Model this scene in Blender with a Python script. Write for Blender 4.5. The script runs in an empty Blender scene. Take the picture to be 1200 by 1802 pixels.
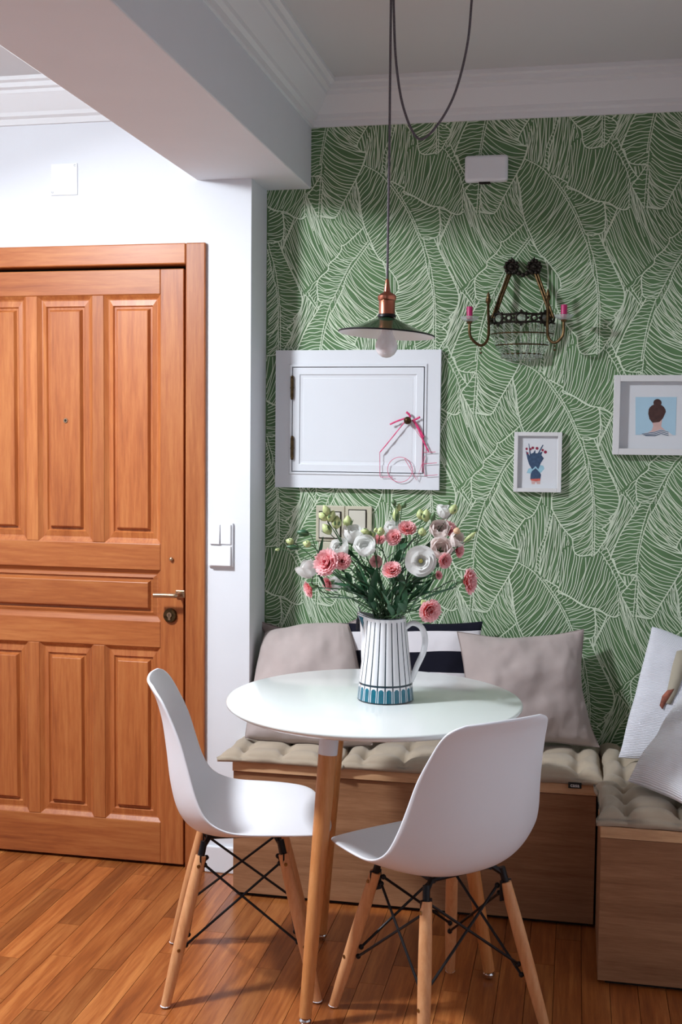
import bpy, bmesh, math, random
import numpy as np
from math import pi, sin, cos, radians
from mathutils import Vector, Matrix, noise as mnoise

sc = bpy.context.scene
COL = sc.collection
random.seed(7)

# ------------------------------------------------------------------ camera
F_PX, YAW, PITCH, ROLL, CAM_H = 2027.69, .2004, .0653, .0100, 1.4283
_c, _s = cos(YAW), sin(YAW)
_fw = Vector((-_s, _c, 0)); _rt = Vector((_c, _s, 0)); _up = Vector((0, 0, 1))
_f2 = _fw*cos(PITCH) - _up*sin(PITCH); _u2 = _up*cos(PITCH) + _fw*sin(PITCH)
_r3 = _rt*cos(ROLL) + _u2*sin(ROLL); _u3 = _u2*cos(ROLL) - _rt*sin(ROLL)
cd = bpy.data.cameras.new('camera'); cam = bpy.data.objects.new('camera', cd); COL.objects.link(cam)
cd.sensor_fit = 'VERTICAL'; cd.sensor_height = 24; cd.lens = F_PX/1802*24
cd.clip_start = .05
cam.matrix_world = Matrix(((_r3.x, _u3.x, -_f2.x, 0), (_r3.y, _u3.y, -_f2.y, 0), (_r3.z, _u3.z, -_f2.z, CAM_H), (0, 0, 0, 1)))
sc.camera = cam

def at(px, py, x=None, y=None, z=None):
    """point of the room that stands at a photograph pixel, on the plane x=, y= or z="""
    d = _f2 + _r3*((px-600)/F_PX) - _u3*((py-901)/F_PX)
    if y is not None: t = y/d.y
    elif z is not None: t = (z-CAM_H)/d.z
    else: t = x/d.x
    return Vector((0, 0, CAM_H)) + d*t

# ------------------------------------------------------------------ light
sc.view_settings.view_transform = 'Standard'; sc.view_settings.look = 'None'
sc.view_settings.gamma = 1; sc.view_settings.use_curve_mapping = False
sc.view_settings.exposure = 0.10
world = bpy.data.worlds.new('world'); sc.world = world; world.use_nodes = True
bg = world.node_tree.nodes['Background']; bg.inputs[0].default_value = (.80, .86, 1.0, 1); bg.inputs[1].default_value = .02

def area_light(name, loc, target, size, power, color, shape='DISK', size_y=None):
    l = bpy.data.lights.new(name, 'AREA'); l.shape = shape; l.size = size
    if size_y: l.size_y = size_y
    l.energy = power; l.color = color
    o = bpy.data.objects.new(name, l); COL.objects.link(o); o.location = loc
    o.rotation_euler = (Vector(target)-Vector(loc)).to_track_quat('-Z', 'Y').to_euler()
    return o
KEY = area_light('hall_ceiling_lamp_light', (-1.86, 2.24, 2.36), (-1.60, 2.20, 1.40), .24, 58, (.88, .94, 1.0))
pd = bpy.data.lights.new('hall_globe_light', 'POINT'); pd.energy = 29; pd.shadow_soft_size = .11; pd.color = (.88, .94, 1.0)
po = bpy.data.objects.new('hall_globe_light', pd); COL.objects.link(po); po.location = (-1.86, 2.20, 2.40)
FILL = area_light('rear_fill_light', (-1.3, -.9, 1.3), (-.9, 3.5, 2.4), 1.5, 5.2, (.74, .87, 1.0), 'RECTANGLE', 1.6)  # soft cool fill added behind the camera as daylight; no window is built

# ------------------------------------------------------------------ node helpers
MATS = {}
class NT:
    def __init__(s, name):
        s.m = bpy.data.materials.new(name); s.m.use_nodes = True; s.t = s.m.node_tree
        s.b = s.t.nodes['Principled BSDF']
    def n(s, typ, **kw):
        nd = s.t.nodes.new(typ)
        for k, v in kw.items():
            if k.startswith('_'): setattr(nd, k[1:], v)
            else: nd.inputs[k.replace('__', ' ')].default_value = v
        return nd
    def l(s, a, b): s.t.links.new(a, b)
def srgb(r, g, b):
    f = lambda c: (c/12.92 if c <= .04045 else ((c+.055)/1.055)**2.4)
    return tuple(f(v/255) for v in (r, g, b)) + (1,)
def ramp(N, fac, stops, interp='LINEAR'):
    r = N.n('ShaderNodeValToRGB'); r.color_ramp.interpolation = interp
    e = r.color_ramp.elements
    while len(e) < len(stops): e.new(.5)
    for el, (p, c) in zip(e, stops): el.position = p; el.color = c
    N.l(fac, r.inputs[0]); return r
def plain(name, col, rough=.5, metal=0., bump=0., bscale=200., coat=0., vary=.0, vscale=6., spec=.5, sheen=0.):
    N = NT(name); b = N.b
    b.inputs['Base Color'].default_value = col; b.inputs['Roughness'].default_value = rough
    b.inputs['Metallic'].default_value = metal; b.inputs['Coat Weight'].default_value = coat
    b.inputs['Specular IOR Level'].default_value = spec; b.inputs['Sheen Weight'].default_value = sheen
    tc = N.n('ShaderNodeTexCoord')
    nz = N.n('ShaderNodeTexNoise', Scale=vscale, Detail=4.); N.l(tc.outputs['Object'], nz.inputs['Vector'])
    if vary > 0:
        lo = tuple(c*(1-vary) for c in col[:3])+(1,); hi = tuple(min(1, c*(1+vary)) for c in col[:3])+(1,)
        r = ramp(N, nz.outputs[0], [(.3, lo), (.7, hi)]); N.l(r.outputs[0], b.inputs['Base Color'])
    if bump > 0:
        n2 = N.n('ShaderNodeTexNoise', Scale=bscale, Detail=3.); N.l(tc.outputs['Object'], n2.inputs['Vector'])
        bp = N.n('ShaderNodeBump', Strength=bump, Distance=.002); N.l(n2.outputs[0], bp.inputs['Height']); N.l(bp.outputs[0], b.inputs['Normal'])
    return N.m
def wood(name, dark, mid, light, axis, rough=.35, scale=1., coat=0., island=True, tone=.25):
    """straight grained wood; grain runs along axis (0,1,2) of the object"""
    N = NT(name); b = N.b
    tc = N.n('ShaderNodeTexCoord'); mp = N.n('ShaderNodeMapping'); N.l(tc.outputs['Object'], mp.inputs[0])
    sc_ = [14*scale]*3; sc_[axis] = .9*scale; mp.inputs['Scale'].default_value = sc_
    gi = N.n('ShaderNodeNewGeometry'); oi = N.n('ShaderNodeObjectInfo')
    ad = N.n('ShaderNodeMath', _operation='ADD'); N.l(gi.outputs['Random Per Island'], ad.inputs[0]); N.l(oi.outputs['Random'], ad.inputs[1])
    ml = N.n('ShaderNodeMath', _operation='MULTIPLY'); N.l(ad.outputs[0], ml.inputs[0]); ml.inputs[1].default_value = 37.
    cb = N.n('ShaderNodeCombineXYZ'); [N.l(ml.outputs[0], cb.inputs[i]) for i in range(3)]
    va = N.n('ShaderNodeVectorMath', _operation='ADD'); N.l(mp.outputs[0], va.inputs[0]); N.l(cb.outputs[0], va.inputs[1])
    n1 = N.n('ShaderNodeTexNoise', Scale=1.6, Detail=6., Roughness=.6, Distortion=.6); N.l(va.outputs[0], n1.inputs['Vector'])
    n2 = N.n('ShaderNodeTexNoise', Scale=9., Detail=4., Roughness=.7); N.l(va.outputs[0], n2.inputs['Vector'])
    mx = N.n('ShaderNodeMath', _operation='MULTIPLY_ADD'); N.l(n2.outputs[0], mx.inputs[0]); mx.inputs[1].default_value = .45; 
    sb = N.n('ShaderNodeMath', _operation='MULTIPLY'); N.l(n1.outputs[0], sb.inputs[0]); sb.inputs[1].default_value = .6; N.l(sb.outputs[0], mx.inputs[2])
    r = ramp(N, mx.outputs[0], [(.32, dark), (.5, mid), (.68, light)])
    fr = N.n('ShaderNodeMath', _operation='FRACT'); N.l(ml.outputs[0], fr.inputs[0])
    mr = N.n('ShaderNodeMapRange'); N.l(fr.outputs[0], mr.inputs[0]); mr.inputs[3].default_value = 1-tone; mr.inputs[4].default_value = 1+tone
    mc = N.n('ShaderNodeVectorMath', _operation='SCALE'); N.l(r.outputs[0], mc.inputs[0]); N.l(mr.outputs[0], mc.inputs['Scale'])
    N.l(mc.outputs[0], b.inputs['Base Color'])
    b.inputs['Roughness'].default_value = rough; b.inputs['Coat Weight'].default_value = coat; b.inputs['Coat Roughness'].default_value = .25
    bp = N.n('ShaderNodeBump', Strength=.12, Distance=.001); N.l(mx.outputs[0], bp.inputs['Height']); N.l(bp.outputs[0], b.inputs['Normal'])
    return N.m
def glass(name, col, rough=.02, ior=1.45, trans=1.):
    N = NT(name); b = N.b; b.inputs['Base Color'].default_value = col; b.inputs['Roughness'].default_value = rough
    b.inputs['Transmission Weight'].default_value = trans; b.inputs['IOR'].default_value = ior
    return N.m
def fabric(name, col, scale=900., rough=.9, vary=.12, vscale=7.):
    return plain(name, col, rough, 0, .5, scale, 0, vary, vscale, .15, .25)
def striped(name, bands, axis=1):
    """bands across the UV: list of (start, colour)"""
    N = NT(name); b = N.b; tc = N.n('ShaderNodeTexCoord'); sp = N.n('ShaderNodeSeparateXYZ'); N.l(tc.outputs['UV'], sp.inputs[0])
    r = ramp(N, sp.outputs[axis], bands, 'CONSTANT'); N.l(r.outputs[0], b.inputs['Base Color'])
    b.inputs['Roughness'].default_value = .95; b.inputs['Specular IOR Level'].default_value = .15
    nz = N.n('ShaderNodeTexNoise', Scale=700., Detail=3.); N.l(tc.outputs['Object'], nz.inputs['Vector'])
    bp = N.n('ShaderNodeBump', Strength=.5, Distance=.002); N.l(nz.outputs[0], bp.inputs['Height']); N.l(bp.outputs[0], b.inputs['Normal'])
    return N.m
def ribbed(name, col, ribs, axis=1):
    N = NT(name); b = N.b; b.inputs['Base Color'].default_value = col; b.inputs['Roughness'].default_value = .95
    b.inputs['Specular IOR Level'].default_value = .15
    tc = N.n('ShaderNodeTexCoord'); w = N.n('ShaderNodeTexWave', Scale=ribs, Distortion=1.2, Detail=2.); w.bands_direction = 'XYZ'[axis]
    w.inputs['Detail Scale'].default_value = 2.
    N.l(tc.outputs['UV'], w.inputs['Vector'])
    bp = N.n('ShaderNodeBump', Strength=.5, Distance=.003); N.l(w.outputs['Fac'], bp.inputs['Height']); N.l(bp.outputs[0], b.inputs['Normal'])
    return N.m

M = {}
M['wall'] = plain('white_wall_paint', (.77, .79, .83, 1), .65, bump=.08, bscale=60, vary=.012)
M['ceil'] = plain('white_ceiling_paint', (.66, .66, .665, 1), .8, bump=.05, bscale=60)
M['trimw'] = plain('white_plaster_moulding', (.80, .80, .81, 1), .6)
M['green'] = plain('green_wallpaper_ground', srgb(96, 128, 88), .75, vary=.16, vscale=9., spec=.25)
M['vein'] = plain('pale_wallpaper_lines', srgb(216, 228, 204), .7, vary=.06, spec=.25)
M['white_lac'] = plain('white_lacquer', (.78, .80, .84, 1), .35, vary=.01)
M['door_v'] = wood('door_wood_upright_grain', srgb(136, 68, 30), srgb(168, 94, 46), srgb(188, 118, 64), 2, .45, .9, .08, tone=.09)
M['door_h'] = wood('door_wood_level_grain', srgb(136, 68, 30), srgb(168, 94, 46), srgb(188, 118, 64), 0, .45, .9, .08, tone=.09)
M['floor'] = wood('parquet_wood', srgb(106, 52, 22), srgb(148, 82, 38), srgb(182, 116, 62), 1, .28, .8, .3, tone=.27)
M['gap'] = plain('dark_gap', (.012, .008, .006, 1), .9)
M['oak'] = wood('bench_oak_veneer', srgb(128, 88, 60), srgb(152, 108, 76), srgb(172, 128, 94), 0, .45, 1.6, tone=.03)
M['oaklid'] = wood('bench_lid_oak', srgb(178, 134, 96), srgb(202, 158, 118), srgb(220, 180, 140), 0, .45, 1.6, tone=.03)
M['beech'] = wood('beech_leg_wood', srgb(196, 132, 84), srgb(214, 152, 102), srgb(226, 170, 122), 2, .42, 1.5, tone=.05)
M['beech2'] = wood('table_leg_wood', srgb(190, 118, 62), srgb(206, 136, 78), srgb(220, 154, 96), 2, .4, 1.5, tone=.03)
M['shell'] = plain('white_chair_plastic', (.80, .80, .84, 1), .42, vary=.01)
M['tabletop'] = plain('white_table_lacquer', (.80, .84, .82, 1), .16, coat=.3)
M['black'] = plain('black_metal', (.015, .014, .016, 1), .4, .6)
M['chrome'] = plain('chrome', (.7, .7, .72, 1), .12, 1.)
M['brass'] = plain('aged_brass', srgb(150, 118, 70), .35, 1., vary=.3, vscale=60)
M['antique'] = plain('dark_antique_brass', srgb(84, 66, 42), .45, .9, vary=.5, vscale=90)
M['darkbronze'] = plain('blackened_bronze', srgb(42, 36, 30), .5, .7, vary=.4, vscale=90)
M['copper'] = plain('copper_socket', srgb(190, 120, 96), .28, 1.)
M['handle'] = plain('brushed_bronze_handle', srgb(176, 148, 120), .35, .9)
M['shade_out'] = plain('dark_green_enamel', srgb(38, 66, 44), .12, 0, coat=.8)
M['shade_in'] = plain('white_enamel', (.82, .82, .82, 1), .35)
M['bulb'] = plain('frosted_bulb_glass', (.78, .76, .78, 1), .15, coat=.4)
M['cord'] = plain('grey_textile_cord', srgb(98, 92, 98), .9, vary=.5, vscale=400)
M['candle'] = plain('magenta_candle_sleeve', srgb(186, 40, 104), .4)
M['glass'] = glass('clear_crystal', (.95, .98, .97, 1), .04, 1.5, .95)
M['dish'] = glass('milky_glass', (.88, .95, .92, 1), .25, 1.3, .75)
M['mauve'] = fabric('mauve_linen', srgb(178, 164, 160))
M['mauve_seam'] = fabric('mauve_linen_piping', srgb(148, 134, 130))
M['taupe'] = fabric('taupe_seat_cotton', srgb(176, 160, 140), vary=.08)
M['tassel'] = fabric('black_tassel_yarn', srgb(28, 28, 36))
BK = srgb(26, 26, 38); WH = srgb(226, 222, 226)
M['stripes'] = striped('black_and_white_stripes', [(0, WH), (.17, BK), (.36, WH), (.56, BK), (.745, WH), (.925, BK)])
M['rib'] = ribbed('white_ribbed_knit', srgb(228, 228, 236), 26.)
M['rib2'] = ribbed('white_ribbed_knit_fine', srgb(228, 227, 232), 24.)
M['motif'] = plain('beige_printed_motif', srgb(178, 168, 150), .95, vary=.1)
M['motif2'] = plain('rust_printed_motif', srgb(150, 88, 72), .95, vary=.4, vscale=80)
M['label'] = plain('black_woven_label', (.01, .01, .01, 1), .8)
M['labeltxt'] = plain('white_label_lettering', (.75, .75, .75, 1), .8)
M['plate'] = plain('white_switch_plastic', (.84, .85, .88, 1), .35)
M['beigeplate'] = plain('beige_socket_plastic', srgb(196, 190, 168), .4)
M['beigerock'] = plain('pale_rocker_plastic', srgb(208, 204, 190), .35)
M['screw'] = plain('steel_screw', (.35, .35, .36, 1), .35, 1.)
M['pink_w'] = plain('pink_wire', srgb(214, 84, 124), .4)
M['ribbon'] = plain('pink_satin_ribbon', srgb(226, 62, 122), .35, sheen=.4)
M['wframe'] = plain('white_picture_frame', (.72, .71, .71, 1), .45)
M['mount'] = plain('pale_mount_card', (.70, .71, .74, 1), .8)
M['blueart'] = plain('pale_blue_paper', srgb(172, 204, 222), .8, vary=.04)
M['hair'] = plain('brown_hair_ink', srgb(72, 46, 42), .8, vary=.3, vscale=60)
M['skin'] = plain('skin_ink', srgb(206, 170, 164), .8, vary=.08, vscale=40)
M['navy'] = plain('navy_ink', srgb(54, 76, 104), .8, vary=.25, vscale=120)
M['skyink'] = plain('light_blue_ink', srgb(150, 190, 205), .8, vary=.1, vscale=80)
M['berry'] = plain('berry_ink', srgb(140, 34, 64), .8)
M['rustink'] = plain('salmon_ink', srgb(198, 96, 86), .8, vary=.2, vscale=90)
M['jugw'] = plain('white_glazed_ceramic', (.84, .84, .86, 1), .14, coat=.5)
M['jugt'] = plain('teal_glaze', srgb(14, 104, 124), .15, coat=.5, vary=.15, vscale=60)
M['jugd'] = plain('dark_teal_line_glaze', srgb(28, 52, 62), .2, coat=.4)
M['stem'] = plain('green_stem', srgb(62, 96, 60), .5, vary=.2, vscale=40)
M['leaf'] = plain('dark_green_leaf', srgb(50, 92, 62), .42, vary=.22, vscale=25)
M['sepal'] = plain('green_sepal', srgb(92, 124, 82), .5, vary=.15, vscale=60)
M['bud'] = plain('pale_green_bud', srgb(188, 200, 138), .45, vary=.14, vscale=70)
M['budpeach'] = plain('peach_bud', srgb(226, 186, 150), .5, vary=.1, vscale=70)
M['petalw'] = plain('white_petal', (.95, .95, .93, 1), .55, vary=.02, vscale=50)
M['petalc'] = plain('blush_white_petal', srgb(252, 240, 236), .55, vary=.04, vscale=50)
M['petalp'] = plain('pink_carnation_petal', srgb(255, 150, 162), .6, vary=.14, vscale=120)
M['petals'] = plain('salmon_carnation_petal', srgb(250, 138, 134), .6, vary=.14, vscale=120)
M['petaled'] = plain('pale_pink_petal_edge', srgb(255, 206, 208), .6)
M['centre'] = plain('yellow_green_flower_centre', srgb(176, 168, 90), .6)
def translucent(m, f):
    """thin plant tissue lets some light through"""
    t = m.node_tree; b = t.nodes['Principled BSDF']; o = t.nodes['Material Output']
    tr = t.nodes.new('ShaderNodeBsdfTranslucent'); mx = t.nodes.new('ShaderNodeMixShader'); mx.inputs[0].default_value = f
    if b.inputs['Base Color'].links: t.links.new(b.inputs['Base Color'].links[0].from_socket, tr.inputs[0])
    else: tr.inputs[0].default_value = b.inputs['Base Color'].default_value
    t.links.new(b.outputs[0], mx.inputs[1]); t.links.new(tr.outputs[0], mx.inputs[2]); t.links.new(mx.outputs[0], o.inputs[0])
for k in ('petalw', 'petalc', 'petalp', 'petals', 'petaled'): translucent(M[k], .38)
translucent(M['leaf'], .15)

# ------------------------------------------------------------------ mesh helpers
class MB:
    def __init__(s): s.v = []; s.f = []; s.m = []; s.uv = {}
    def add(s, verts, faces, mi=0):
        o = len(s.v); s.v += [tuple(v) for v in verts]
        for f in faces: s.f.append(tuple(i+o for i in f)); s.m.append(mi)
        return s
    def box(s, a, b, mi=0):
        x0, y0, z0 = [min(a[i], b[i]) for i in range(3)]; x1, y1, z1 = [max(a[i], b[i]) for i in range(3)]
        return s.add([(x0,y0,z0),(x1,y0,z0),(x1,y1,z0),(x0,y1,z0),(x0,y0,z1),(x1,y0,z1),(x1,y1,z1),(x0,y1,z1)],
                     [(0,3,2,1),(4,5,6,7),(0,1,5,4),(1,2,6,5),(2,3,7,6),(3,0,4,7)], mi)
    def grid(s, P, mi=0, cu=False, cv=False, flip=False):
        nu, nv = len(P), len(P[0]); o = len(s.v)
        for row in P: s.v += [tuple(p) for p in row]
        for i in range(nu if cu else nu-1):
            for j in range(nv if cv else nv-1):
                a = o+i*nv+j; b = o+((i+1) % nu)*nv+j; c = o+((i+1) % nu)*nv+(j+1) % nv; d = o+i*nv+(j+1) % nv
                s.f.append((a, d, c, b) if flip else (a, b, c, d)); s.m.append(mi(i, j) if callable(mi) else mi)
        return s
    def tube(s, pts, r, seg=10, mi=0, caps=True, closed=False):
        pts = [Vector(p) for p in pts]; n = len(pts)
        if not hasattr(r, '__len__'): r = [r]*n
        rows = []; prev = None
        for i, p in enumerate(pts):
            if closed: t = (pts[(i+1) % n]-pts[i-1])
            else: t = pts[min(i+1, n-1)]-pts[max(i-1, 0)]
            t.normalize()
            if prev is None:
                a = Vector((0, 0, 1)) if abs(t.z) < .9 else Vector((1, 0, 0)); u = t.cross(a).normalized()
            else: u = (prev - t*prev.dot(t)).normalized()
            prev = u; w = t.cross(u)
            rows.append([p+(u*cos(2*pi*k/seg)+w*sin(2*pi*k/seg))*r[i] for k in range(seg)])
        o = len(s.v); s.grid(rows, mi, cu=closed, cv=True)
        if caps and not closed:
            s.f.append(tuple(o+k for k in range(seg))[::-1]); s.m.append(mi)
            s.f.append(tuple(o+(n-1)*seg+k for k in range(seg))); s.m.append(mi)
        return s
    def lathe(s, prof, c=(0, 0, 0), seg=32, mi=0, rot=None, caps=True):
        rows = []
        for r, z in prof:
            row = []
            for k in range(seg):
                v = Vector((r*cos(2*pi*k/seg), r*sin(2*pi*k/seg), z))
                if rot: v = rot @ v
                row.append(v+Vector(c))
            rows.append(row)
        return s.grid(rows, mi, cv=True, flip=True)
    def ball(s, c, r, mi=0, seg=10, rings=6, scale=(1, 1, 1), rot=None):
        pr = [(max(1e-5, r*sin(pi*i/rings)), -r*cos(pi*i/rings)) for i in range(rings+1)]
        rows = []
        for rr, z in pr:
            row = []
            for k in range(seg):
                v = Vector((rr*cos(2*pi*k/seg)*scale[0], rr*sin(2*pi*k/seg)*scale[1], z*scale[2]))
                if rot: v = rot @ v
                row.append(v+Vector(c))
            rows.append(row)
        return s.grid(rows, mi, cv=True, flip=True)
    def prism(s, poly, y0, y1, mi=0):
        """polygon in x,z extruded in y"""
        n = len(poly); v = [(x, y0, z) for x, z in poly]+[(x, y1, z) for x, z in poly]
        f = [tuple(range(n)), tuple(range(2*n-1, n-1, -1))]+[(i, n+i, n+(i+1) % n, (i+1) % n) for i in range(n)]
        return s.add(v, f, mi)

ORG = {}
def link(o, parent=None, struct=False, label=None, cat=None, group=None, kind=None):
    COL.objects.link(o)
    if parent: o.parent = parent
    if struct: o['kind'] = 'structure'
    if kind: o['kind'] = kind
    if label: o['label'] = label
    if cat: o['category'] = cat
    if group: o['group'] = group
    return o
def obj(name, mb, mats, parent=None, smooth=True, local=False, bevel=0, subsurf=0, solid=0, angle=40, uv=None, weld=False, **kw):
    if not isinstance(mats, (list, tuple)): mats = [mats]
    if local or (parent is None and kw.pop('keep', False)): o0 = Vector((0, 0, 0))
    elif parent is not None: o0 = ORG.get(parent.name, Vector((0, 0, 0)))
    else:
        xs = [v[0] for v in mb.v]; ys = [v[1] for v in mb.v]; zs = [v[2] for v in mb.v]
        o0 = Vector(((min(xs)+max(xs))/2, (min(ys)+max(ys))/2, min(zs)))
    kw.pop('keep', None)
    me = bpy.data.meshes.new(name)
    me.from_pydata([(v[0]-o0.x, v[1]-o0.y, v[2]-o0.z) for v in mb.v], [], mb.f)
    for m in mats: me.materials.append(m)
    me.polygons.foreach_set('material_index', mb.m)
    if uv is not None:
        l = me.uv_layers.new(name='UVMap'); vi = np.zeros(len(me.loops), int); me.loops.foreach_get('vertex_index', vi)
        l.data.foreach_set('uv', np.array(uv, float)[vi].ravel())
    if weld or True:
        bm = bmesh.new(); bm.from_mesh(me)
        if weld: bmesh.ops.remove_doubles(bm, verts=bm.verts, dist=1e-5)
        if len(bm.faces) < 60000 and not kw.get('norecalc'): bmesh.ops.recalc_face_normals(bm, faces=bm.faces)
        bm.to_mesh(me); bm.free()
    kw.pop('norecalc', None)
    if smooth:
        me.polygons.foreach_set('use_smooth', [True]*len(me.polygons))
        me.set_sharp_from_angle(angle=radians(angle))
    o = bpy.data.objects.new(name, me)
    link(o, parent, **kw)
    if parent is None: o.location = o0; 
    ORG[o.name] = o0
    if solid:
        m = o.modifiers.new('thickness', 'SOLIDIFY'); m.thickness = solid; m.offset = 0
    if bevel:
        m = o.modifiers.new('bevel', 'BEVEL'); m.width = bevel; m.segments = 2; m.limit_method = 'ANGLE'; m.angle_limit = radians(35)
    if subsurf:
        m = o.modifiers.new('subd', 'SUBSURF'); m.levels = subsurf; m.render_levels = subsurf
    return o
def thing(name, loc, label, cat, group=None, rotz=0, struct=False):
    o = bpy.data.objects.new(name, None); o.location = loc; o.rotation_euler = (0, 0, rotz); o.empty_display_size = .05
    link(o, None, struct, label, cat, group); ORG[o.name] = Vector(loc) if rotz == 0 else Vector((0, 0, 0))
    return o
def catmull(pts, n=8):
    pts = [Vector(p) for p in pts]; P = [pts[0]*2-pts[1]]+pts+[pts[-1]*2-pts[-2]]; out = []
    for i in range(1, len(P)-2):
        for k in range(n):
            t = k/n; a, b, c, d = P[i-1:i+3]
            out.append(.5*((2*b)+(c-a)*t+(2*a-5*b+4*c-d)*t*t+(3*b-a-3*c+d)*t**3))
    return out+[pts[-1]]

# ------------------------------------------------------------------ room dimensions (metres)
YG, YD, YB, YS = 3.730, 3.5453, 3.3635, 3.0114      # papered wall, hall wall, wall bench front, side bench front
XC, XB0, XB1, XR = -1.0172, -1.1974, -.8679, .66     # column side, beam sides, right wall
ZB, ZC, ZCE = 2.2345, 2.430, 2.560                   # beam soffit, cornice foot, ceiling
XL, YF = -3.1, -1.6

# ------------------------------------------------------------------ structure
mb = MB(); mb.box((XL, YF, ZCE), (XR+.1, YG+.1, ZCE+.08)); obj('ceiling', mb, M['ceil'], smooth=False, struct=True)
mb = MB(); mb.box((XC-.005, YG, 0), (XR+.1, YG+.12, ZCE)); wallb = obj('wall_back', mb, M['green'], smooth=False, struct=True)
mb = MB(); mb.box((XR, YF, 0), (XR+.1, YG, ZCE)); obj('wall_right', mb, M['wall'], smooth=False, struct=True)
mb = MB(); mb.box((XL-.1, YF, 0), (XL, YD, ZCE)); obj('wall_left', mb, M['wall'], smooth=False, struct=True)
# hall wall with the doorway cut out; its right end is the column beside the bench
XF1 = -1.1635; XF0 = XF1 - 1.06; ZF = 2.0378; FW = .066     # door casing outer right, outer left, top, casing width
dx0, dx1, dzt = XF0+FW, XF1-FW, ZF-FW
mb = MB(); mb.box((XL, YD, 0), (dx0-.02, YD+.16, ZCE)); mb.box((dx1+.02, YD, 0), (XC, YG+.12, ZCE)); mb.box((dx0-.02, YD, dzt+.02), (dx1+.02, YD+.16, ZCE))
obj('wall_hall', mb, M['wall'], smooth=False, struct=True)
mb = MB(); mb.box((XB0, YF, ZB), (XB1, YG, ZCE)); obj('trim_1', mb, M['wall'], smooth=False, struct=True, bevel=.004)
# floor: boards run towards the papered wall
mb = MB(); rnd = random.Random(11); bw = .0715; x = XL
while x < XR:
    y = YF - rnd.random()*.6
    while y < YG+.1:
        L = rnd.uniform(.35, .62)*1.25
        y1 = min(y+L, YG+.12); yy = max(y, YF)
        if y1 > yy+.01: mb.box((x+.0007, yy+.0005, -.015), (x+bw-.0007, y1-.0005, 0))
        y += L
    x += bw
mb.box((XL, YF, -.05), (XR, YG+.12, -.012), 1)
obj('floor', mb, [M['floor'], M['gap']], smooth=False, struct=True)
# cornices
CP = [(0, -.130), (.010, -.130), (.012, -.112), (.024, -.106), (.026, -.094), (.040, -.078), (.056, -.050), (.062, -.044), (.064, -.034), (.078, -.030), (.080, -.016), (.094, -.012), (.095, 0)]
def cornice(name, a, b, nrm, mitre=(0, 0)):
    """profile swept from a to b along the wall; nrm points into the room"""
    a = Vector(a); b = Vector(b); n = Vector(nrm); t = (b-a).normalized(); mb = MB()
    rows = [[p0+n*d+Vector((0, 0, z))+t*(sg*d) for d, z in CP] for p0, sg in ((a, mitre[0]), (b, mitre[1]))]
    mb.grid(rows)
    return obj(name, mb, M['trimw'], struct=True, angle=25)
cornice('trim_2', (XB1, YG, ZCE), (XR, YG, ZCE), (0, -1, 0), (1, -1))
cornice('trim_3', (XB1, YG, ZCE), (XB1, YF, ZCE), (1, 0, 0), (1, 0))
HZ = .0
cornice('trim_4', (XL, YD, ZCE), (XB0, YD, ZCE), (0, -1, 0), (1, -1))
cornice('trim_5', (XB0, YD, ZCE), (XB0, YF, ZCE), (-1, 0, 0), (1, 0))
cornice('trim_6', (XR, YG, ZCE), (XR, YF, ZCE), (-1, 0, 0), (1, 0))
def baseboard(name, a, b):
    mb = MB(); mb.box(a, b); return obj(name, mb, M['white_lac'], smooth=False, struct=True, bevel=.004)
baseboard('baseboard_column', (XF1+.001, YD-.014, 0), (XC, YD, .088))
baseboard('baseboard_right', (XR-.014, YF, 0), (XR, YS-.02, .088))
baseboard('baseboard_hall', (XL, YD-.014, 0), (XF0-.001, YD, .088))

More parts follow.
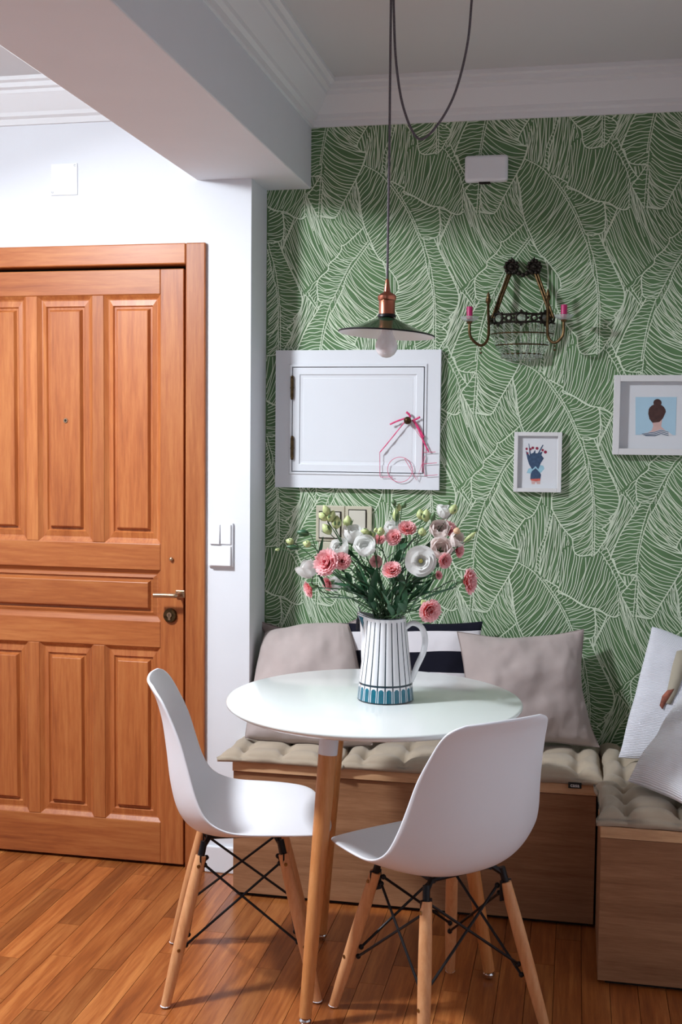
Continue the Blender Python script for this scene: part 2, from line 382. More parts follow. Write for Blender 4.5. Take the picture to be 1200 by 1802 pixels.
# ------------------------------------------------------------------ wallpaper drawing (banana leaf outlines and veins, one repeat traced and tiled)
WP = [
('a','-1.345,3.623 -1.254,3.587 -1.196,3.543 -1.103,3.443 -1.039,3.358 -0.9806,3.243 -0.9554,3.198 -0.9341,3.107','-1.345,3.623 -1.384,3.56 -1.397,3.542 -1.372,3.48 -1.361,3.393 -1.339,3.312 -1.306,3.257 -1.266,3.18 -1.236,3.143 -1.217,3.138 -1.178,3.096 -1.143,3.061 -1.12,3.03 -1.112,2.992',44,0.06,'PQ',0.62,1),
('b','-0.9341,3.107 -0.9186,3.058 -0.8992,3.013 -0.8837,2.901 -0.8857,2.903 -0.8857,2.83','-1.112,2.987 -1.141,2.962 -1.141,2.904 -1.13,2.876 -1.077,2.804 -1.008,2.744',25,0.1,'PQ',1,1),
('c','0.1124,1.826 0.1163,1.75 0.1163,1.659','-0.0078,1.744 -0.0058,1.695 0.0136,1.664 0.0543,1.658 0.1047,1.667',12,0.12,'PQ',1,1),
('d','-1.174,3.524 -1.103,3.443','-1.171,3.535 -1.093,3.502 -1.083,3.494 -1.093,3.477 -1.083,3.469',7,0,'PQ',1,1),
('e','-1.103,3.443 -1.039,3.358 -0.9806,3.243 -0.9651,3.24','-1.083,3.469 -1.021,3.455 -0.969,3.424 -0.9109,3.4 -0.8682,3.404 -0.8566,3.331 -0.8605,3.25 -0.9225,3.243',19,-0.08,'PQ',1,1),
('f','-0.9651,3.24 -0.9554,3.198 -0.9205,3.118 -0.8992,3.013 -0.8837,2.901 -0.8818,2.874','-0.8934,3.242 -0.8643,3.188 -0.8023,3.086 -0.7384,2.977 -0.7326,2.934 -0.7461,2.889 -0.7926,2.851',25,-0.06,'PQ',1,1),
('g','0.1163,1.876 0.1182,1.815','0.2035,1.851 0.2229,1.837 0.1647,1.798',6,-0.05,'PQ',1,1),
('h','0.1182,1.815 0.1182,1.667','0.1647,1.798 0.2074,1.768 0.1667,1.717 0.1453,1.683 0.124,1.667',10,-0.1,'PQ',1,1),
('i','-1.306,3.236 -1.382,3.155 -1.411,3.133','-1.343,3.305 -1.461,3.218 -1.483,3.221 -1.481,3.196 -1.51,3.162',13,0.12,'PQ',1,1),
('j','-1.411,3.133 -1.454,3.069 -1.508,2.978 -1.537,2.934','-1.51,3.162 -1.572,3.121 -1.558,3.097 -1.641,3.049 -1.636,2.987 -1.63,2.94 -1.601,2.933',20,0.1,'PQ',1,1),
('k','0.4574,1.931 0.4205,1.84 0.4012,1.764 0.374,1.614 0.3934,1.647 0.3857,1.564','0.3953,1.934 0.3663,1.889 0.2868,1.793 0.2481,1.716 0.2151,1.639 0.2403,1.659 0.2636,1.575 0.376,1.571',24,-0.04,'PQ',1,1),
('m','0.3857,3.571 0.3721,3.367','0.376,3.571 0.3275,3.51 0.2868,3.474 0.2984,3.457 0.3624,3.367',10,0.08,'PQ',1,1),
('n','-1.306,3.231 -1.382,3.149 -1.454,3.069 -1.473,3.005','-1.306,3.231 -1.236,3.143 -1.217,3.138 -1.188,3.069 -1.196,2.962 -1.246,2.856 -1.291,2.84',22,-0.08,'PQ',0.7,1),
('o','-1.473,3.005 -1.506,2.947 -1.541,2.889 -1.558,2.878 -1.57,2.84','-1.291,2.84 -1.289,2.857 -1.384,2.739 -1.389,2.713',20,-0.06,'PQ',0.7,1),
('p','0.4302,1.84 0.4012,1.764 0.374,1.614 0.3876,1.532','0.6105,1.713 0.6434,1.681 0.6764,1.692 0.6453,1.607 0.6027,1.542 0.5271,1.433',21,-0.1,'PQ',1,1),
('q','-1.612,3.532 -1.62,3.364','-1.473,3.433 -1.512,3.366 -1.541,3.355 -1.614,3.367',15,-0.1,'PQ',1,1),
('x','-1.7,2.987 -1.63,2.901','-1.641,3.046 -1.632,2.936 -1.63,2.914',8,0,'P',1,0),
('u','-0.8643,3.396 -0.8566,3.331 -0.8605,3.25','-0.7888,3.364 -0.843,3.261 -0.8643,3.207',12,0,'PQ',1,0),
('z','0.1628,3.683 0.2539,3.567 0.2829,3.482','0.1996,3.703 0.2752,3.567 0.3275,3.51',13,0,'PQ',1,0),
('s2','-0.1492,1.865 -0.1783,1.749 -0.2267,1.664 -0.2248,1.579','-0.1357,1.845 -0.1705,1.728 -0.2016,1.664 -0.2054,1.564',16,0,'PQ',1,0),
('r','-1.074,3.678 -1.012,3.722 -0.969,3.664 -0.874,3.669 -0.8411,3.68 -0.7733,3.576 -0.7364,3.538 -0.7209,3.482 -0.7151,3.369','-1.087,3.494 -1.089,3.48 -1.021,3.455 -0.9109,3.4 -0.845,3.399 -0.7926,3.367 -0.7403,3.355 -0.719,3.37',30,0.05,'Q',1,0),
('s','-0.3256,1.735 -0.2829,1.846 -0.1899,1.937 -0.0775,1.793 0.0019,1.669','-0.3488,1.623 -0.3023,1.609 -0.2248,1.568 -0.1085,1.504 -0.0581,1.542',34,0.04,'',1,0),
('t','-1.866,3.21 -1.833,3.273 -1.787,3.352 -1.719,3.394','-1.727,2.989 -1.659,3.038 -1.603,3.09 -1.568,3.121',17,-0.04,'P',1,0),
('w','-1.397,3.542 -1.436,3.49 -1.473,3.429 -1.512,3.366 -1.541,3.355 -1.62,3.356 -1.715,3.466','-1.366,3.393 -1.339,3.312 -1.343,3.305 -1.461,3.218 -1.51,3.162 -1.572,3.121 -1.583,3.118',33,-0.05,'',1,0),
('v','-1.866,3.21 -1.787,3.352 -1.721,3.474','-1.721,2.984 -1.574,3.107 -1.568,3.126',21,0,'',1,0),
('y','0.2655,1.923 0.2694,1.966 0.2868,1.976 0.3663,1.889','0.1647,1.793 0.2074,1.768 0.1667,1.714 0.2112,1.639',20,0.04,'P',1,0),
]
TW, TH = .516, .637
def wp_parse(s): return np.array([[float(c) for c in t.split(',')] for t in s.split()])
def wp_smooth(c):
    for _ in range(2):
        if len(c) < 3: return c
        q = c[:-1]*.75+c[1:]*.25; r = c[:-1]*.25+c[1:]*.75
        c = np.concatenate([c[:1], np.stack([q, r], 1).reshape(-1, 2)[1:-1], c[-1:]])
    return c
def wp_dens(c, n, g=1.):
    d = np.r_[0, np.cumsum(np.hypot(*np.diff(c*[TW, TH], axis=0).T))]; t = np.linspace(0, 1, n)**g*d[-1]
    return np.stack([np.interp(t, d, c[:, 0]), np.interp(t, d, c[:, 1])], 1)
def wp_inside(poly, p):
    x, y = p[:, 0], p[:, 1]; r = np.zeros(len(p), bool); j = len(poly)-1
    for i in range(len(poly)):
        xi, yi = poly[i]; xj, yj = poly[j]
        if yi != yj: r ^= ((yi > y) != (yj > y)) & (x < (xj-xi)*(y-yi)/(yj-yi)+xi)
        j = i
    return r
def wp_lines():
    rng = np.random.default_rng(3); out = []; polys = []
    fills = [('f1', np.array([[-1.9, 3.75], [-.9, 3.85]]), np.array([[-1.75, 2.8], [-.75, 2.9]]), 64, .03, '', 1., 0)]
    for nm, P_, Q_, n, b, e, g, mid in [(a[0], wp_parse(a[1]), wp_parse(a[2]))+a[3:] for a in WP]+fills:
        Ps, Qs = wp_smooth(P_), wp_smooth(Q_); cur = []
        pd, qd = wp_dens(Ps, n), wp_dens(Qs, n, g)
        for i in range(n):
            a, c = pd[i], qd[i]; v = (c-a)*[TW, TH]; L = np.hypot(*v); m = max(5, int(L/.008))
            t = np.linspace(0, 1, m)[:, None]; nr = np.array([-v[1], v[0]])/[TW, TH]; w = rng.uniform(.6, 1.4)
            un = nr/max(L, 1e-6)
            pts = a+(c-a)*t+nr*b*w*4*t*(1-t)+un*.0022*np.sin(t*rng.uniform(5, 11)+rng.uniform(0, 6))
            cur.append((pts, rng.uniform(.0019, .0027)))
        if 'P' in e:
            E = wp_dens(Ps, 90)
            if mid:
                D = (wp_dens(Qs, 90)-E)*[TW, TH]; D = D/np.maximum(np.hypot(D[:, 0], D[:, 1]), 1e-6)[:, None]
                E = E+D*.0030/[TW, TH]
            cur.append((E, .0026))
        if 'Q' in e: cur.append((wp_dens(Qs, 90), .0036))
        for pts, wd in cur:
            vis = np.ones(len(pts), bool)
            for po, lo, hi in polys:
                for dx in range(-4, 5):
                    for dy in range(-4, 5):
                        s = pts-[dx, dy]; mk = vis & (s > lo).all(1) & (s < hi).all(1)
                        if mk.any():
                            ix = np.where(mk)[0]; vis[ix] &= ~wp_inside(po, s[ix])
            i = 0
            while i < len(pts):
                if vis[i]:
                    j = i
                    while j+1 < len(pts) and vis[j+1]: j += 1
                    if j > i: out.append((pts[i:j+1]*[TW, TH], wd))
                    i = j+1
                else: i += 1
        po = np.concatenate([Ps, Qs[::-1]]); polys.append((po, po.min(0), po.max(0)))
    return out
mb = MB()
_lines = wp_lines()
for ia in range(-6, 8):
    for ib in range(-7, 8):
        for li_, (pts, wd) in enumerate(_lines):
            yl = YG-.0004-.0012*((li_*.618) % 1)
            q = pts+[ia*TW-.0*ib, ib*TH]
            if q[:, 0].max() < XC or q[:, 0].min() > XR or q[:, 1].max() < .35 or q[:, 1].min() > ZC+.02: continue
            ok = (q[:, 0] > XC+.001) & (q[:, 0] < XR-.001) & (q[:, 1] > .35) & (q[:, 1] < ZC+.02)
            if ok.sum() < 2: continue
            q = q[ok]; d = np.gradient(q, axis=0); L = np.hypot(d[:, 0], d[:, 1]); 
            if (L > .03).any() or (L < 1e-7).any(): continue
            nn = np.stack([-d[:, 1], d[:, 0]], 1)/L[:, None]*wd/2
            mb.grid([[(x_, yl, z_) for x_, z_ in q+nn], [(x_, yl, z_) for x_, z_ in q-nn]])
obj('wallpaper', mb, M['vein'], parent=wallb, smooth=False, norecalc=True)

# ------------------------------------------------------------------ door
door = thing('door_1', ((dx0+dx1)/2, YD, 0), None, None, struct=True)
mb = MB(); y0 = YD-.014
mb.box((XF1-FW, y0, 0), (XF1, YD-.0005, ZF)); mb.box((XF0, y0, 0), (XF0+FW, YD-.0005, ZF)); mb.box((XF1-FW, YD-.001, 0), (XF1-FW+.015, YD+.07, ZF-FW)); mb.box((XF0+FW-.015, YD-.001, 0), (XF0+FW, YD+.07, ZF-FW))
obj('door_frame', mb, M['door_v'], door, smooth=False, bevel=.004)
mb = MB(); mb.box((XF0+FW, y0, ZF-FW), (XF1-FW, YD-.0005, ZF)); mb.box((XF0+FW, YD-.001, ZF-FW), (XF1-FW, YD+.07, ZF-FW+.015)); obj('head_frame', mb, M['door_h'], door, smooth=False, bevel=.004)
mb = MB(); mb.box((dx0, YD+.055, 0), (dx1, YD+.07, dzt)); obj('door_stop', mb, M['gap'], door, smooth=False)
YL = YD+.004                    # leaf face
lx0, lx1, lz0, lz1 = dx0+.004, dx1-.012, .010, dzt-.012
xs = lambda px, py=900: at(px, py, y=YL).x
zz = lambda py, px=200: at(px, py, y=YL).z
rs = xs(282); 
cols = [(xs(66, 700), xs(162, 700)), (xs(183, 700), rs)]
wc = cols[0][1]-cols[0][0]; gp = cols[1][0]-cols[0][1]
cols = [(cols[0][0]-gp-wc, cols[0][0]-gp)] + cols
cx_last = cols[0][0]-gp
cols = [(cx_last-wc, cx_last)] + cols
ls = cols[0][0]
zt1, zb1 = zz(519), zz(955); zt2, zb2 = zz(1001), zz(1090); zt3, zb3 = zz(1136), zz(1441)
def member(name, x0, x1, z0, z1, mat, **k):
    mb = MB(); mb.box((x0, YL, z0), (x1, YL+.04, z1)); return obj(name, mb, mat, door, smooth=False, bevel=.0025, **k)
member('stile', rs, lx1, lz0, lz1, M['door_v']); member('stile', lx0, ls, lz0, lz1, M['door_v'])
member('rail', ls, rs, zt1, lz1, M['door_h']); member('rail', ls, rs, zt2, zb1, M['door_h'])
member('rail', ls, rs, zt3, zb2, M['door_h']); member('rail', ls, rs, lz0, zb3, M['door_h'])
for (a0, a1), (b0, b1) in zip(cols[:-1], cols[1:]):
    member('muntin', a1, b0, zb1, zt1, M['door_v']); member('muntin', a1, b0, zb3, zt3, M['door_v'])
def panel(x0, x1, z0, z1, mat, bx=.030, bz=.050):
    """sunk panel with a sloping moulding, flat border, groove and raised middle field"""
    mb = MB(); D = [(0, 0.002), (.012, .012), (.016, .013), (bx, .010), (bx+.004, .016), (bx+.010, .016), (bx+.016, .004), (bx+.018, .003)]
    rows = []
    for k, (o, d) in enumerate(D):
        oz = o if o <= .016 else o+(bz-bx)
        rows.append([(x0+o, YL+d, z0+oz), (x1-o, YL+d, z0+oz), (x1-o, YL+d, z1-oz), (x0+o, YL+d, z1-oz)])
    mb.grid(rows, cv=True); n = len(mb.v); mb.f.append((n-4, n-3, n-2, n-1)); mb.m.append(0)
    return obj('panel', mb, mat, door, smooth=False)
for a, b in cols:
    panel(a, b, zb1, zt1, M['door_v'], .028, .034); panel(a, b, zb3, zt3, M['door_v'], .028, .034)
panel(ls, rs, zb2, zt2, M['door_h'], .028, .026)
# handle, lock, spy hole, stud
p = at(316, 1045, y=YL); q = at(276, 1044, y=YL-.05)
mb = MB(); mb.box((p.x-.012, YL-.008, p.z-.013), (p.x+.020, YL, p.z+.013)); h = obj('door_handle', mb, M['handle'], door, smooth=False, bevel=.003)
mb = MB(); mb.tube(catmull([(p.x+.004, YL-.006, p.z), (p.x+.004, YL-.040, p.z), (p.x-.004, YL-.048, p.z), (p.x-.03, YL-.048, p.z), (q.x-.012, YL-.048, p.z-.001)], 6), .0075, 12)
obj('lever', mb, M['handle'], h)
p = at(300, 1083, y=YL)
R90 = Matrix.Rotation(radians(90), 3, 'X')
mb = MB(); mb.lathe([(.001, .010), (.020, .010), (.0225, .007), (.0235, 0)], (p.x, YL, p.z), 32, 0, R90)
k = obj('lock_rosette', mb, M['antique'], door)
mb = MB(); mb.lathe([(.0005, .014), (.0085, .014), (.0085, .009)], (p.x, YL, p.z+.003), 20, 0, R90); mb.box((p.x-.0042, YL-.013, p.z-.014), (p.x+.0042, YL-.009, p.z+.001))
obj('lock_cylinder', mb, M['handle'], k)
mb = MB(); mb.box((p.x-.0008, YL-.0148, p.z-.001), (p.x+.0008, YL-.0136, p.z+.007)); obj('key_slot', mb, M['gap'], k, smooth=False)
p = at(115, 740, y=YL); mb = MB(); mb.lathe([(.004, .004), (.0075, .004), (.0085, 0)], (p.x, YL+.004, p.z), 20, 0, R90); k = obj('peephole', mb, M['handle'], door)
mb = MB(); mb.lathe([(.0003, .0035), (.0042, .0035)], (p.x, YL+.004, p.z), 16, 0, R90); obj('lens', mb, M['gap'], k)
p = at(302, 984, y=YL); mb = MB(); mb.ball((p.x, YL-.004, p.z), .0075, scale=(1, .8, 1)); obj('stud', mb, M['handle'], door)

# ------------------------------------------------------------------ wall fittings
def plate_box(mb, x0, x1, z0, z1, y0, y1, mi=0): return mb.box((x0, y0, z0), (x1, y1, z1), mi)
a, b = at(368, 919, y=YD), at(411, 998, y=YD)
sw = thing('light_switch', ((a.x+b.x)/2, YD, b.z), 'white light switch plate on the column right of the wooden door', 'light switch')
mb = MB(); plate_box(mb, a.x, b.x, b.z, a.z, YD-.009, YD); obj('plate', mb, M['plate'], sw, smooth=False, bevel=.003)
zm = (a.z+b.z)/2; xm = (a.x+b.x)/2
for (x0, x1, z0, z1, t) in ((a.x+.006, xm-.001, zm+.003, a.z-.005, .004), (xm+.001, b.x-.006, zm+.003, a.z-.005, -.002), (a.x+.006, b.x-.006, b.z+.005, zm-.003, .002)):
    mb = MB(); mb.add([(x0, YD-.009, z0), (x1, YD-.009, z0), (x1, YD-.009, z1), (x0, YD-.009, z1), (x0, YD-.016-t, z0), (x1, YD-.016-t, z0), (x1, YD-.014, z1), (x0, YD-.014, z1)],
           [(0,1,2,3),(4,5,6,7),(0,1,5,4),(1,2,6,5),(2,3,7,6),(3,0,4,7)])
    obj('rocker', mb, M['plate'], sw, smooth=False, bevel=.0012)
a, b = at(90, 289, y=YD), at(137, 343, y=YD)
jp = thing('junction_box_cover', ((a.x+b.x)/2, YD, b.z), 'square white cover plate with two screws high above the wooden door', 'cover plate')
mb = MB(); plate_box(mb, a.x, b.x, b.z, a.z, YD-.005, YD); obj('plate', mb, M['plate'], jp, smooth=False, bevel=.0015)
for sx, sz in ((b.x-.008, a.z-.008), (a.x+.006, b.z+.010)):
    mb = MB(); mb.lathe([(.0002, .0068), (.0028, .0066), (.0036, .005)], (sx, YD, sz), 14, 0, R90); obj('screw', mb, M['screw'], jp)
a, b = at(818, 274, y=YG-.03), at(893, 318, y=YG-.03)
al = thing('wall_sensor', ((a.x+b.x)/2, YG, b.z), 'white rounded plastic box high on the leaf wallpaper above the candle sconce', 'wall sensor')
mb = MB(); plate_box(mb, a.x, b.x, b.z, a.z, YG-.035, YG-.001); o = obj('housing', mb, M['plate'], al, smooth=True, bevel=.010); o.modifiers['bevel'].segments = 4
mb = MB(); mb.box((a.x+.045, YG-.026, b.z-.004), (a.x+.080, YG-.008, b.z+.001)); obj('vent', mb, M['gap'], al, smooth=False)
# beige sockets behind the flowers
a, b = at(556, 889, y=YG-.008), at(606, 953, y=YG-.008)
so = thing('wall_socket', ((a.x+b.x)/2, YG, b.z-.05), 'beige socket and switch panel half hidden behind the flower buds', 'wall socket')
c = at(654, 955, y=YG-.008)
mb = MB(); mb.box((a.x, YG-.010, b.z), (b.x, YG-.001, a.z)); mb.box((b.x+.002, YG-.012, c.z), (c.x, YG-.001, a.z)); mb.box((a.x+.01, YG-.010, b.z-.055), (b.x, YG-.001, b.z-.002))
obj('plate', mb, M['beigeplate'], so, smooth=False, bevel=.003)
for x0, x1, z0, z1 in ((a.x+.014, b.x-.014, b.z+.012, a.z-.022), (b.x+.016, c.x-.020, c.z+.02, a.z-.014)):
    mb = MB(); mb.box((x0-.003, YG-.0125, z0-.003), (x1+.003, YG-.006, z1+.003)); obj('surround', mb, M['gap'], so, smooth=False)
    mb = MB(); mb.box((x0, YG-.019, z0), (x1, YG-.008, z1)); obj('rocker', mb, M['beigerock'], so, smooth=False, bevel=.002)

# ------------------------------------------------------------------ white access hatch
YH = YG-.022
x0, x1, z0, z1 = -.978, -.431, 1.2587, 1.7103
i0, i1 = at(513, 830, y=YH), at(748, 645, y=YH)
ix0, ix1, iz0, iz1 = i0.x, i1.x, i0.z, i1.z
ha = thing('access_hatch', ((x0+x1)/2, YG, z0), 'white framed cupboard hatch set in the green leaf wallpaper', 'hatch')
mb = MB()
for bx in (((x0, z0), (ix0, z1)), ((ix1, z0), (x1, z1)), ((ix0, iz1), (ix1, z1)), ((ix0, z0), (ix1, iz0))):
    mb.box((bx[0][0], YH, bx[0][1]), (bx[1][0], YG-.001, bx[1][1]))
obj('frame', mb, M['white_lac'], ha, smooth=False)
mb = MB(); e = .010
mb.grid([[(ix0-o, YH-d, iz0-o), (ix1+o, YH-d, iz0-o), (ix1+o, YH-d, iz1+o), (ix0-o, YH-d, iz1+o)] for o, d in ((0, 0), (0, .004), (.006, .004), (.010, 0))], cv=True)
obj('moulding', mb, M['white_lac'], ha, smooth=False)
mb = MB(); mb.box((ix0, YG-.006, iz0), (ix1, YG-.001, iz1)); obj('recess', mb, M['gap'], ha, smooth=False)
g = .0025; jx0, jx1, jz0, jz1 = ix0+g, ix1-g*1.6, iz0+g, iz1-g
mb = MB()
D = [(0, .018), (0, 0), (.022, 0), (.025, .004), (.033, .005), (.036, .0045)]
rows = [[(jx0+o, YH+d, jz0+o), (jx1-o, YH+d, jz0+o), (jx1-o, YH+d, jz1-o), (jx0+o, YH+d, jz1-o)] for o, d in D]
mb.grid(rows, cv=True); n = len(mb.v); mb.f.append((n-4, n-3, n-2, n-1)); mb.m.append(0)
hd = obj('hatch_door', mb, M['white_lac'], ha, smooth=False)
for py in (682, 788):
    p = at(514, py, y=YH-.005)
    mb = MB(); mb.tube([(p.x, YH-.005, p.z-.032), (p.x, YH-.005, p.z+.032)], .0058, 12); mb.ball((p.x, YH-.005, p.z+.035), .0052); mb.ball((p.x, YH-.005, p.z-.035), .0052)
    mb.tube([(p.x, YH-.005, p.z-.003), (p.x, YH-.005, p.z+.001)], .0068, 12)
    obj('hinge', mb, M['antique'], ha)
kn = at(717, 740, y=YH-.02)
mb = MB(); mb.ball((kn.x, YH-.018, kn.z), .0125, seg=20, rings=12); mb.tube([(kn.x, YH-.010, kn.z), (kn.x, YH, kn.z)], .006, 12); obj('knob', mb, M['antique'], hd)
# LOVE house of pink wire hanging from the knob
YW = YH-.0085
def zp(x, y): p = at(640+x*.125, 700+y*.125, y=YW); return Vector((p.x, YW, p.z))
lo = thing('wire_house_ornament', (kn.x, YW, zp(510, 1185).z), 'pink wire house spelling LOVE hung by ribbon from the hatch knob', 'ornament')
W_ = .0010
mb = MB(); mb.tube([zp(225, 770), zp(229, 1100), zp(236, 1116), zp(410, 1115)], W_, 6); obj('wire_letter_l', mb, M['pink_w'], lo)
cc = zp(510, 1012); rr = (zp(685, 1012)-cc).length
mb = MB(); mb.tube([cc+Vector((rr*cos(t*pi/24), 0, rr*sin(t*pi/24))) for t in range(48)], W_, 6, closed=True); obj('wire_letter_o', mb, M['pink_w'], lo)
mb = MB(); mb.tube([zp(575, 855), zp(745, 1160), zp(822, 930)], W_, 6); obj('wire_letter_v', mb, M['pink_w'], lo)
mb = MB(); mb.tube([zp(1010, 762), zp(836, 770)], W_, 6); mb.tube([zp(862, 815), zp(836, 930), zp(856, 1098), zp(1040, 1085)], W_, 6); mb.tube([zp(1030, 916), zp(836, 930)], W_, 6); obj('wire_letter_e', mb, M['pink_w'], lo)
mb = MB(); mb.tube([zp(225, 772), zp(615, 300), zp(828, 590), zp(822, 1050)], W_, 6); obj('wire_roof', mb, M['pink_w'], lo)
def strip(mb, pts, w, t=.0006):
    pts = [Vector(p) for p in pts]; A = []; B = []
    for i, p in enumerate(pts):
        d = (pts[min(i+1, len(pts)-1)]-pts[max(i-1, 0)]); n = Vector((-d.z, 0, d.x)).normalized()*w/2
        n.y = .002*sin(i*1.9); A.append(p+n+Vector((0, -.002, 0))); B.append(p-n+Vector((0, -.002, 0)))
    mb.grid([A, B])
mb = MB(); strip(mb, catmull([zp(232, 765), zp(400, 560), zp(560, 360), zp(600, 320)], 5), .0035); strip(mb, catmull([zp(700, 320), zp(770, 440), zp(835, 590)], 5), .0058)
strip(mb, catmull([zp(830, 585), zp(870, 670), zp(915, 760)], 5), .0052)
obj('ribbon', mb, M['ribbon'], lo, solid=.0005)
mb = MB(); strip(mb, catmull([zp(370, 375), zp(480, 325), zp(600, 285)], 5), .0055); strip(mb, catmull([zp(680, 325), zp(740, 300), zp(795, 270)], 5), .0062)
strip(mb, catmull([zp(600, 200), zp(640, 235), zp(660, 280)], 5), .007); strip(mb, catmull([zp(700, 310), zp(790, 450), zp(845, 560)], 5), .006)
obj('ribbon_bow', mb, M['ribbon'], lo, solid=.0005)

# ------------------------------------------------------------------ framed pictures
def picture(px, label, fw, depth, art, xright=None):
    (a, b, c, d) = px; YP = YG-depth
    A = at(a, b, y=YP); B = at(c, d, y=YP)
    x0, x1, z0, z1 = A.x, (B.x if xright is None else xright), B.z, A.z
    t = thing('picture_frame', ((x0+x1)/2, YG-.001, z0), label, 'picture')
    mb = MB()
    for u in (((x0, z0), (x0+fw, z1)), ((x1-fw, z0), (x1, z1)), ((x0+fw, z1-fw), (x1-fw, z1)), ((x0+fw, z0), (x1-fw, z0+fw))):
        mb.box((u[0][0], YP, u[0][1]), (u[1][0], YG-.001, u[1][1]))
    obj('frame', mb, M['wframe'], t, smooth=False, bevel=.0012)
    YM = YG-.008
    mb = MB(); mb.box((x0+fw, YM, z0+fw), (x1-fw, YG-.002, z1-fw)); obj('mount', mb, M['mount'], t, smooth=False)
    art(t, YM, (x0+x1)/2)
    return t
def shape(t, name, mat, poly, Y, k):
    """flat printed shape: closed outline in photograph-like units, on plane Y"""
    mb = MB(); mb.prism(poly, Y-.0006-k*.0002, Y+.0005); return obj(name, mb, mat, t, smooth=False)
def art_bouquet(t, Y, cx):
    def P(x, y): p = at(880+x*.10833, 750+y*.10833, y=Y); return (p.x, p.z)
    shape(t, 'print_paper', M['mount'], [P(330, 180), P(905, 180), P(905, 1030), P(330, 1030)], Y, 0)
    shape(t, 'print_sleeve', M['skyink'], [P(430, 760), P(460, 690), P(520, 670), P(580, 620), P(700, 640), P(720, 690), P(660, 760), P(600, 690), P(560, 690), P(500, 770)], Y, 1)
    shape(t, 'print_bouquet', M['navy'], [P(415, 400), P(440, 420), P(480, 480), P(462, 280), P(472, 285), P(498, 450), P(540, 430), P(570, 380), P(575, 440), P(610, 440), P(690, 300), P(705, 305), P(640, 430), P(690, 410), P(670, 470), P(710, 520), P(660, 600), P(620, 700), P(665, 790), P(655, 850), P(490, 860), P(495, 780), P(525, 710), P(470, 620), P(440, 520)], Y, 2)
    shape(t, 'print_hem', M['rustink'], [P(490, 858), P(655, 848), P(650, 885), P(580, 895), P(500, 880)], Y, 3)
    shape(t, 'print_skin', M['skin'], [P(505, 882), P(650, 882), P(650, 940), P(600, 940), P(580, 900), P(560, 942), P(512, 940)], Y, 2)
    for (x, y, r) in ((430, 368, 20), (530, 352, 22), (492, 372, 20), (598, 360, 24), (690, 388, 20), (735, 420, 26), (445, 438, 16)):
        shape(t, 'print_berry', M['berry'], [P(x+r*cos(k*pi/5), y+r*sin(k*pi/5)) for k in range(10)], Y, 4)
    shape(t, 'print_wrap', M['skyink'], [P(500, 720), P(575, 650), P(660, 745), P(650, 760), P(578, 680), P(510, 735)], Y, 4)
picture((905, 760, 987, 867), 'small white framed print of a flower bouquet held behind a back', .0125, .022, art_bouquet)
def art_woman(t, Y, cx):
    def P(x, y): p = at(880+x*.26667, 640+y*.26667, y=Y); return (p.x, p.z)
    shape(t, 'print_backdrop', M['blueart'], [P(893, 220), P(1165, 220), P(1158, 472), P(893, 470)], Y, 0)
    C = [P(1040+90*0, 400)]
    shape(t, 'print_neck', M['skin'], [P(1000, 370), P(1070, 360), P(1062, 415), P(1090, 440), P(1130, 472), P(945, 470), P(1000, 440), P(1010, 410)], Y, 1)
    shape(t, 'print_head', M['hair'], [P(1035+58*cos(k*pi/10)*(1 if True else 1), 318-52*sin(k*pi/10)) for k in range(20)][:10]+[P(977, 330), P(985, 365), P(1005, 390), P(1050, 385), P(1075, 360), P(1092, 320)], Y, 2)
    shape(t, 'print_bun', M['hair'], [P(1038+27*cos(k*pi/8), 258+25*sin(k*pi/8)) for k in range(16)], Y, 3)
    shape(t, 'print_shirt', M['mount'], [P(920, 470), P(960, 455), P(1020, 448), P(1060, 432), P(1105, 445), P(1140, 472)], Y, 3)
    for k in range(3):
        o = k*11; shape(t, 'print_stripe', M['navy'], [P(935+o, 462+o*.5), P(1020, 450+o), P(1062, 436+o), P(1110, 450+o), P(1112, 455+o), P(1062, 441+o), P(1020, 455+o), P(935+o, 466+o*.5)], Y, 5)
A_ = at(1083, 660, y=YG-.03); 
picture((1081, 660, 1240, 802), 'larger white framed print of a woman with a hair bun, cut by the right edge', .0195, .030, art_woman, A_.x+.300)

# ------------------------------------------------------------------ crystal wall sconce
sx = at(918, 560, y=YG-.05).x
def sp(px, py, dy): p = at(px, py, y=YG-dy); return Vector((p.x, YG-dy, p.z))
scn = thing('wall_sconce', (sx, YG, sp(918, 636, .05).z), 'antique crystal wall sconce with two magenta candle sleeves', 'wall lamp')
mb = MB()
for s in (-1, 1):
    c = sp(920+s*20, 470, .02)
    mb.box((c.x-.017, YG-.024, c.z-.021), (c.x+.017, YG-.004, c.z+.017))
    for k in range(10):
        a_ = k*pi/5; mb.ball((c.x+.019*cos(a_), YG-.024, c.z+.019*sin(a_)), .0062)
    mb.ball((c.x, YG-.026, c.z), .008)
    mb.tube([(c.x, YG-.02, c.z+.010), (c.x-.002*s, YG-.02, c.z+.022), (c.x, YG-.02, c.z+.032)], [.004, .005, .0008], 8)
for k in range(5):
    c = sp(906+k*7, 478+(2-abs(k-2))*3, .024); mb.ball(c, .0075)
obj('crest', mb, M['darkbronze'], scn)
mb = MB()
for k, s in enumerate((-1, 1)):
    for dx, r in ((0, .0045), (.008, .0036)):
        t0 = sp(920+s*21, 480, .02); t1 = sp(920+s*50, 560, .05)
        mb.tube([t0+Vector((s*dx, 0, 0)), (t0+t1)/2+Vector((s*dx, -.006, 0)), t1+Vector((s*dx, 0, 0))], r, 8)
obj('side_bar', mb, M['antique'], scn)
RX, RY = .105*.95, .075
def arc(zc, rx, ry, a0=pi, a1=2*pi, n=25, cxx=sx): return [Vector((cxx+rx*cos(a0+(a1-a0)*k/(n-1)), YG-.004+ry*sin(a0+(a1-a0)*k/(n-1)), zc)) for k in range(n)]
zb_ = sp(925, 560, .06).z
